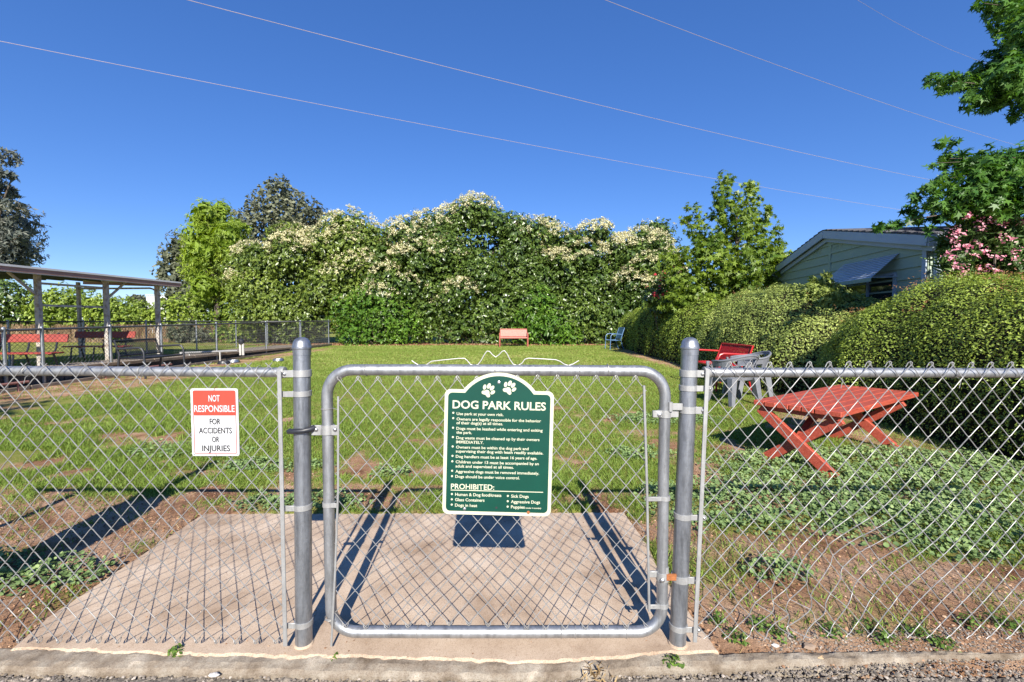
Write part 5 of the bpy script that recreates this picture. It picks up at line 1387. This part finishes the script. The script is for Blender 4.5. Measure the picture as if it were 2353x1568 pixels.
# grey resin barrel chairs with triangular cut-outs
def barrel_chair():
    t_ = thing('resin_chair', 'grey resin barrel chair, its pierced back turned to the fence', 'chair', (0, 0, 0), 0, 'grey resin chairs beside the red table')
    mb = MB(); n = 18          # seat
    ring = [(.235 * math.cos(2 * math.pi * k / n) * (1 + .12 * abs(math.sin(4 * math.pi * k / n))), .225 * math.sin(2 * math.pi * k / n) * (1 + .12 * abs(math.sin(4 * math.pi * k / n)))) for k in range(n)]
    vs = [(x, y, .415) for x, y in ring] + [(x, y, .385) for x, y in ring]
    mb.add(vs, [tuple(range(n)), tuple(range(2 * n - 1, n - 1, -1))] + [(i, i + n, (i + 1) % n + n, (i + 1) % n) for i in range(n)])
    mb.build('seat', M['grey_resin'], t_)
    # shell: rim falls from the back to the arms, leaving a lattice of struts at the back
    def rim(a): return .64 + .09 * math.cos(a) ** 2 if abs(a) < math.pi / 2 else .64 - .03 * math.sin(abs(a) - math.pi / 2)
    def sh(a, v): # a=0 at the back (-y)
        r0 = .24 + .05 * v; return Vector((r0 * 1.05 * math.sin(a), -r0 * math.cos(a) - .02 * v, .37 + (rim(a) - .37) * v))
    A1 = math.radians(128)
    mb = MB()
    for k in range(24):
        a, b = -A1 + 2 * A1 * k / 24, -A1 + 2 * A1 * (k + 1) / 24
        solid_ = abs((a + b) / 2) > math.radians(48)
        for v0, v1 in ((0, .12), (.88, 1.0)) + (((.12, .88),) if solid_ and abs((a + b) / 2) < math.radians(80) else ()) + (((.68, .88),) if abs((a + b) / 2) >= math.radians(80) else ()):
            P = [sh(a, v0), sh(b, v0), sh(b, v1), sh(a, v1)]
            nn = [Vector((p.x, p.y, 0)).normalized() * .012 for p in P]
            mb.add(P + [p + q_ for p, q_ in zip(P, nn)], [(0, 1, 2, 3), (7, 6, 5, 4), (0, 4, 5, 1), (2, 6, 7, 3), (0, 3, 7, 4), (1, 5, 6, 2)])
    mb.build('shell', M['grey_resin'], t_)
    mb = MB(); mb.tube([sh(-A1 + 2 * A1 * k / 26, 1.0) + Vector((math.sin(-A1 + 2 * A1 * k / 26), -math.cos(-A1 + 2 * A1 * k / 26), 0)) * .006 for k in range(27)], .016, 7); mb.build('rim', M['grey_resin'], t_, smooth=True)
    mb = MB(); W_ = math.radians(48)
    rows = [.12, .37, .62, .88]
    for j in range(3):
        for k in range(7):
            a0 = -W_ + 2 * W_ * k / 7; a1 = -W_ + 2 * W_ * (k + 1) / 7
            mb.tube([sh(a0, rows[j]), sh(a1, rows[j + 1])] if (j + k) % 2 else [sh(a1, rows[j]), sh(a0, rows[j + 1])], .007, 5)
    for v in rows[1:3]: mb.tube([sh(-W_ + 2 * W_ * k / 8, v) for k in range(9)], .007, 5)
    mb.build('pierced_panel', M['grey_resin'], t_)
    for sx in (-1, 1):
        for sy in (-1, 1):
            mb = MB(); a = Vector((sx * .20, sy * .19, .40)); b = Vector((sx * .255, sy * .25, 0))
            w1, w0 = .048, .028
            vs = []
            for c_, w_ in ((a, w1), (b, w0)): vs += [c_ + Vector((dx * w_, dy * w_, 0)) for dx, dy in ((-1, -1), (1, -1), (1, 1), (-1, 1))]
            mb.add(vs, [(0, 1, 2, 3), (7, 6, 5, 4)] + [(i, i + 4, (i + 1) % 4 + 4, (i + 1) % 4) for i in range(4)]); mb.build('leg', M['grey_resin'], t_)
    for sx in (-1, 1):
        mb = MB(); mb.beam((sx * .285, .17, .38), (sx * .295, .20, .62), .05, .03, (0, 1, 0), .006); mb.build('arm_support', M['grey_resin'], t_)
        mb = MB(); mb.beam((sx * .215, -.19, .36), (sx * .215, .19, .36), .02, .07, (0, 0, 1), .004); mb.build('apron', M['grey_resin'], t_)
    return t_
ch = barrel_chair(); ch.location = (3.28, 6.72, 0); ch.rotation_euler.z = math.radians(18)
c2 = copy_tree(ch); c2.location = (3.78, 7.28, 0); c2.rotation_euler.z = math.radians(88); c2['label'] = 'grey resin barrel chair between its twin and the red garden bench'

# ------------------------------------------------------------------ open shelter, raised court and dark fences on the left
M['cream_paint'] = solid('flaking_cream_paint', [(.38, (.24, .19, .15)), (.48, (.38, .34, .30)), (.62, (.46, .43, .40))], 9, .7, 0, .3, 50)
M['brown_fascia'] = solid('brown_fascia', [(.3, (.30, .16, .13)), (.7, (.38, .22, .19))], 4, .5)
M['roof_sheet'] = solid('white_roof_sheet', [(.3, (.52, .52, .52)), (.7, (.64, .63, .62))], 2, .5)
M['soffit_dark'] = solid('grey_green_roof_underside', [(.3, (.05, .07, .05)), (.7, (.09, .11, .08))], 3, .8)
M['timber'] = solid('weathered_timber', [(.3, (.20, .155, .11)), (.7, (.36, .29, .22))], 5, .9, 0, .4, 40, stretch=(6, 1, 6))
M['block'] = solid('dark_block', [(.3, (.05, .052, .055)), (.7, (.11, .11, .11))], 6, .95, 0, .4)
M['court'] = concrete('court_surface', [(.3, (.20, .17, .14)), (.7, (.33, .28, .23))], scale=2)
M['bench_red'] = solid('dark_red_bench_board', [(.3, (.22, .030, .022)), (.7, (.34, .055, .035))], 6, .5)
sv = thing('shelter', 'open shelter with flat roof, brown fascia and cream posts', 'shelter', (-13.0, 11.5, 0))
E0, E1 = Vector((-12.1, 7.4, 0)), Vector((-11.30, 15.5, 0)); ED = (E1 - E0).normalized(); EN = Vector((-ED.y, ED.x, 0))  # EN points left
def sp(s, o, z): return E0 + ED * s + EN * o + Vector((0, 0, z))
SL = (E1 - E0).length
mb = MB(); P = [sp(0, .0, 2.50), sp(SL, .0, 2.50), sp(SL, 3.6, 2.62), sp(0, 3.6, 2.62)]
mb.add(P + [p - Vector((0, 0, .03)) for p in P], [(0, 1, 2, 3), (7, 6, 5, 4), (0, 4, 5, 1), (1, 5, 6, 2), (2, 6, 7, 3), (3, 7, 4, 0)])
rf = mb.build('roof', M['roof_sheet'], sv, world=True)
mb = MB(); mb.beam(sp(-.02, -.035, 2.435), sp(SL + .03, -.035, 2.435), .03, .10, (0, 0, 1)); mb.build('fascia', M['brown_fascia'], rf, world=True)
mb = MB(); mb.beam(sp(-.02, -.04, 2.515), sp(SL + .03, -.04, 2.515), .07, .05, (0, 0, 1)); mb.build('roof_edge_trim', M['roof_sheet'], rf, world=True)
mb = MB(); mb.beam(sp(-.02, -.02, 2.375), sp(SL + .02, -.02, 2.375), .04, .018, (0, 0, 1)); mb.build('drip_trim', M['roof_sheet'], rf, world=True)
mb = MB(); mb.beam(sp(SL + .02, 0, 2.43), sp(SL + .02, 3.6, 2.55), .03, .12, (0, 0, 1)); mb.build('fascia', M['brown_fascia'], rf, world=True)
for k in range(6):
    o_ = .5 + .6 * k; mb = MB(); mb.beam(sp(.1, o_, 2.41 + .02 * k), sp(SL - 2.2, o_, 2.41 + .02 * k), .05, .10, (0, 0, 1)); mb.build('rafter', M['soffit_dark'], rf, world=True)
def s_of(px, o): # distance along the eave where an upright at offset o shows at px
    u = (px - CX) / F; a = sp(0, o, 0); return (u * a.y - a.x) / (ED.x - u * ED.y)
po = [s_of(91, .35), s_of(247, .35), s_of(364, .35)]
for s in po:
    mb = MB(); mb.beam(sp(s, .35, -.05), sp(s, .35, 2.42), .11, .11, (0, 1, 0), .006); mb.build('post', M['cream_paint'], sv, world=True)
s4 = s_of(184, 3.2)
for s in (s4, s4 - 3.9):
    mb = MB(); mb.beam(sp(s, 3.2, -.05), sp(s, 3.2, 2.52), .09, .09, (0, 1, 0), .006); mb.build('post', M['cream_paint'], sv, world=True)
for s, d in ((po[0], -1), (po[1], 1), (po[2] - .05, 1)):
    if d == 1 and s > po[1] + .2: continue
    mb = MB(); mb.beam(sp(s, .35, 1.85), sp(s + d * .62, .35, 2.40), .05, .05, (0, 0, 1)); mb.build('brace', M['cream_paint'], sv, world=True)
for z in (2.18, 1.62):
    mb = MB(); mb.beam(sp(po[0], .35, z), sp(po[1], .35, z), .04, .055, (0, 0, 1)); mb.build('side_rail', M['cream_paint'], sv, world=True)
mb = MB(); mb.tube([sp(s4, 3.2, 2.30), sp(po[2], .6, 2.30), sp(po[2], .42, 2.25), sp(po[2], .40, 1.9)], .03, 8); mb.build('conduit', M['cream_paint'], sv, smooth=True, world=True)

# raised court surface edge: two timber courses with dark blocks between
c0, c1 = Vector((-8.55, 5.2, 0)), Vector((-8.95, 22.6, 0))
rc = thing('court_edging', 'low timber and dark block edging of the raised court', 'edging', (c0.x, c0.y, 0))
def ct_(t, z, o=0): return c0.lerp(c1, t) + Vector((-o, 0, z))
def hh(t): return .30 * (1 - t) + .07
for k in range(12):
    a, b = k / 12, (k + .985) / 12
    mb = MB(); mb.beam(ct_(a, .035), ct_(b, .035), .05, .07, (0, 0, 1), .005); mb.build('lower_board', M['timber'], rc, world=True)
    mb = MB(); mb.beam(ct_(a, hh(a)), ct_(b, hh(b)), .06, .07, (0, 0, 1), .005); mb.build('upper_board', M['timber'], rc, world=True)
    if k < 9:
        for j in range(2):
            a2 = a + (b - a) * j / 2; b2 = a + (b - a) * (j + .96) / 2
            A, B = ct_(a2, 0, .06), ct_(b2, 0, .06)
            mb = MB(); P = [A, B, B + Vector((-.1, 0, 0)), A + Vector((-.1, 0, 0))]; z0_, z1_ = .0, max(hh(b2) - .04, .09)
            mb.add([p + Vector((0, 0, z0_)) for p in P] + [p + Vector((0, 0, z1_)) for p in P], [(3, 2, 1, 0), (4, 5, 6, 7), (0, 1, 5, 4), (1, 2, 6, 5), (2, 3, 7, 6), (3, 0, 4, 7)])
            mb.build('block', M['block'], rc, world=True)
mb = MB(); mb.add([ct_(0, .20, .15), ct_(1, .03, .15), (-11.6, 22.4, .03), (-11.2, 5.2, .20)], [(0, 1, 2, 3)])
o = mb.build('court', M['court']); o['kind'] = 'structure'
M['red_pipe'] = solid('rust_red_rail', [(.3, (.24, .10, .08)), (.7, (.34, .17, .14))], 6, .7)
for a, b, z in ((.02, .16, .17), (.24, .36, .14)):
    mb = MB(); mb.tube([ct_(a, z, -.09), ct_(b, z * .9, -.09)], .022, 8); mb.tube([ct_(a + .01, -.03, -.09), ct_(a + .01, z, -.09)], .016, 6); mb.tube([ct_(b - .01, -.03, -.09), ct_(b - .01, z * .9, -.09)], .016, 6)
    mb.build('foot_rail', M['red_pipe'], rc, smooth=True, world=True)

# dark chain link fences
def far_fence(name, lab, pts, h, posts_t, coarse=.0368, r=.0016, rail=.022, meshmat='far_wire'):
    t_ = thing(name, lab, 'fence', (pts[0][0], pts[0][1], 0))
    P = [Vector((*p, 0)) for p in pts]
    d = [0]
    for a, b in zip(P, P[1:]): d.append(d[-1] + (b - a).length)
    def pos(s):
        for i in range(len(P) - 1):
            if s <= d[i + 1] or i == len(P) - 2:
                return P[i].lerp(P[i + 1], (s - d[i]) / (d[i + 1] - d[i]))
    L = d[-1]
    hz = (lambda s: h(s)) if callable(h) else (lambda s: h)
    mb = MB(); mb.tube([pos(s) + Vector((0, 0, hz(s))) for s in np.linspace(0, L, 14)], rail, 8); mb.build('top_rail', M['far_wire'], t_, smooth=True, world=True)
    for s in posts_t:
        if 0 <= s <= L + .01:
            p = pos(min(s, L)); mb = MB(); mb.tube([p + Vector((0, 0, -.1)), p + Vector((0, 0, hz(s) + .03))], .028, 8); mb.lathe([(.03, 0), (.028, .015), (.01, .03)], p + Vector((0, 0, hz(s) + .03)), 8)
            mb.build('fence_post', M['galv_post'], t_, smooth=True, world=True)
    mb = MB(); nk = int(L / coarse); nj = int(1.05 / .043)
    for k in range(nk):
        row = []
        for j in range(nj + 1):
            s = min(L, coarse * (k + (1 if (j + k) % 2 == 0 else 0))); row.append(pos(s) + Vector((0, 0, .05 + (hz(s) - .06) * j / nj)))
        mb.tube(row, r, 3, cap=False)
    mb.build('chain_link_mesh', M[meshmat], t_, world=True)
    return t_
def s_at(px, a, b):
    u = (px - CX) / F; a = Vector(a); dd = (Vector(b) - a).normalized(); return (u * a.y - a.x) / (dd.x - u * dd.y)
A_, B_ = (-8.58, 5.2), (-8.98, 22.5)
far_fence('chain_link_fence', 'dark chain link fence running along the raised court beside the black bench', [A_, B_], lambda s: 1.03 + .012 * s, [s_at(p, A_, B_) for p in (8, 96, 253, 370, 497, 611, 691, 755)] , coarse=.045, r=.0036)
A2, B2 = (-11.9, 10.2), (-11.45, 22.9)
far_fence('chain_link_fence', 'dark chain link fence on the far side of the raised court', [(-13.9, 10.2), (-13.4, 16.0), (-12.4, 22.9), (-8.98, 22.6)], 1.20, [0, 2.2, 4.2, 6.4, 8.6, 10.8, 12.9, 14.6], coarse=.06, r=.004)

# reed fence behind
M['reed'] = leaf('dry_reed', (.12, .075, .045), (.26, .18, .11), (.38, .29, .19), transl=0, rough=.95, spec=.05)
rfn = thing('reed_fence', 'brown reed screen fence at the foot of the left hedge', 'fence', (-20, 26.2, 0))
n = 2600; x = np.sort(-34 + 22.6 * R.rand(n)); hgt = .75 + .35 * R.rand(n)
card_mesh('reeds', np.stack([x, 26.1 + .06 * R.rand(n), np.full(n, -.03)], -1), np.tile([1.0, .1, 0], (n, 1)), norm(np.stack([.05 * R.randn(n), .03 * R.randn(n), np.ones(n)], -1)), np.tile([0, -1.0, 0], (n, 1)), .016, hgt,
          [(-.5, 0, 0), (.5, 0, 0), (.4, 1, 0), (-.4, 1, 0), (0, 0, .02), (0, 1, .02)], M['reed'], rfn, faces=[[0, 4, 5, 3], [4, 1, 2, 5]], kind='stuff')
for k in range(12):
    mb = MB(); mb.beam((-33.5 + 2 * k, 26.22, -.05), (-33.5 + 2 * k, 26.22, .95), .07, .05, (0, 1, 0)); mb.build('fence_post', M['timber'], rfn, world=True)
mb = MB(); mb.tube([(-34, 26.2, .7), (-11.4, 26.2, .7)], .012, 5); mb.build('binding_wire', M['far_wire'], rfn, world=True)

# red board benches under the shelter
def board_bench(lab, loc, rz, W):
    t_ = thing('board_bench', lab, 'bench', loc, rz, 'red board benches under the shelter')
    for k in range(2):
        mb = MB(); mb.bevbox((-W / 2, .02 + k * .19, .44), (W / 2, .19 + k * .19, .475), .005); mb.build('seat_board', M['bench_red'], t_)
    mb = MB(); mb.beam((-W / 2, -.10, .80), (W / 2, -.10, .80), .035, .20, (0, -.25, 1), .005); mb.build('back_board', M['bench_red'], t_)
    for s in (-.36, .0, .36):
        x = s * W
        mb = MB(); mb.tube([(x, -.14, .93), (x, -.04, .55), (x, .02, .43), (x, .16, .42)], .022, 7); mb.tube([(x, .03, .43), (x - .0, -.12, 0)], .022, 7); mb.tube([(x, .33, .43), (x, .40, 0)], .022, 7); mb.build('leg_frame', M['dark_metal'], t_, smooth=True)
    return t_
board_bench('dark red board bench under the right half of the shelter', (-12.5, 13.9, 0), math.radians(184), 1.75)
board_bench('dark red board bench between the shelter and the raised court', (-11.7, 10.95, .0), math.radians(186), 1.7)

# pipework on the court edge
M['pvc'] = solid('white_pvc', [(.3, (.42, .41, .38)), (.7, (.50, .49, .47))], 10, .4)
pv = thing('water_pipe', 'white plastic water pipe with black valve along the court edge', 'pipe', (-8.45, 13.0, 0))
pa, pb_ = at(424, 818, 12.6), at(560, 820, 14.0)
mb = MB(); mb.tube([(-9.05, 12.4, .34), (-8.55, 14.1, .29)], .035, 10); mb.build('pipe', M['pvc'], pv, smooth=True, world=True)
for dx in (0, .09):
    mb = MB(); mb.tube([(-8.52 + dx, 14.25, .15), (-8.52 + dx, 14.25, .52)], .035, 10); mb.build('riser', M['pvc'], pv, smooth=True, world=True)
mb = MB(); mb.lathe([(.07, 0), (.09, .05), (.08, .12), (.03, .15), (.03, .20)], (-8.475, 14.25, .50), 12); mb.build('valve', M['dark_metal'], pv, smooth=True, world=True)
for y in (12.6, 13.5):
    mb = MB(); mb.beam((-9.0 + (y - 12.4) * .294, y, .0), (-9.0 + (y - 12.4) * .294, y, .30), .03, .03, (0, 1, 0)); mb.build('support', M['pvc'], pv, world=True)
M['steel'] = galv('steel_bowl', (.50, .50, .50), .25, .9, .8)
for px, py, lab, mt in ((515, 836, 'black rubber dog bowl on the dirt by the court fence', 'dark_metal'), (537, 833, 'shiny metal dog bowl beside the black rubber bowl', 'steel'), (640, 830, 'metal dog bowl alone on the open lawn', 'steel')):
    q = gp(px, py); t_ = thing('dog_bowl', lab, 'bowl', (q.x, q.y, 0))
    mb = MB(); mb.lathe([(.17, -.01), (.17, .012), (.15, .06), (.145, .075), (.135, .075), (.125, .06), (.11, .02), (.02, .015)], (0, 0, 0), 20); mb.build('bowl', M[mt], t_, smooth=True)
    mb = MB(); mb.lathe([(.175, -.012), (.175, .014)], (0, 0, 0), 20); mb.build('rubber_ring', M['dark_metal'], t_, smooth=True)

# small loose stones by the kerb
for lab, px, py, sz, cc in [('orange brown stone chip on the kerb joint', 398, 1514, .010, (.42, .16, .07)), ('white pebble lying on the kerb', 492, 1553, .012, (.62, .58, .54)), ('grey pebble on the dirt verge beside the fence', 1860, 1488, .018, (.30, .22, .16)), ('pale wood chip lying across the kerb', 1888, 1515, .016, (.55, .38, .22)),
                            ('white stone chip on the dirt verge', 1782, 1486, .010, (.68, .64, .60))]:
    mt = solid('stone_' + lab.split()[0], [(.3, tuple(c * .8 for c in cc)), (.7, cc)], 60, .9)
    q = gp(px, py, -.018); mb = MB(); pr = []
    vs = []; fs = []
    for j in range(5):
        th = math.pi * j / 4
        for i in range(7):
            k_ = sz * (.75 + .45 * random.random()); vs.append((q.x + k_ * 1.5 * math.sin(th) * math.cos(i * .9), q.y + k_ * math.sin(th) * math.sin(i * .9), -.014 + k_ * .55 * math.cos(th)))
    for j in range(4):
        for i in range(7): fs.append((j * 7 + i, j * 7 + (i + 1) % 7, (j + 1) * 7 + (i + 1) % 7, (j + 1) * 7 + i))
    mb.add(vs, fs); tag(mb.build('pebble', mt), lab, 'stone')

# ------------------------------------------------------------------ guessed things added just outside the picture to cast shadows into it
ws = thing('shadow_post', 'unseen post with box, a guess added to cast the shadow at left', 'post', (-2.34, 1.32, 0))
mb = MB(); mb.beam((0, 0, -.2), (0, 0, 1.72), .07, .07, (0, 1, 0), .004); mb.build('pole', M['dark_metal'], ws)
mb = MB(); mb.bevbox((-.15, -.14, .62), (.15, -.03, 1.15), .02); bx = mb.build('shadow_box', M['sign_green'], ws)  # added box, sized for the broad middle of the shadow
mb = MB(); mb.bevbox((-.13, -.12, 1.15), (.13, -.05, 1.32), .02); mb.build('shadow_box_top', M['sign_green'], bx)
st = thing('shadow_tree', 'unseen guessed tree, added to cast shadow on the left grass', 'tree', (-7.2, -2.6, 0))
lob = auto_lobes((-7.2, -2.6, 5.3), (1.7, 1.6, 1.3), 10)  # unseen crown, placed so its shadow reaches the left grass
trunk(st, (-7.2, -2.6, -.07), (-7.2, -2.6, 5.2), .12, .05, lob, 8)
crown(st, lob, 3500, .12, .20, M['gum'], jit=.8)
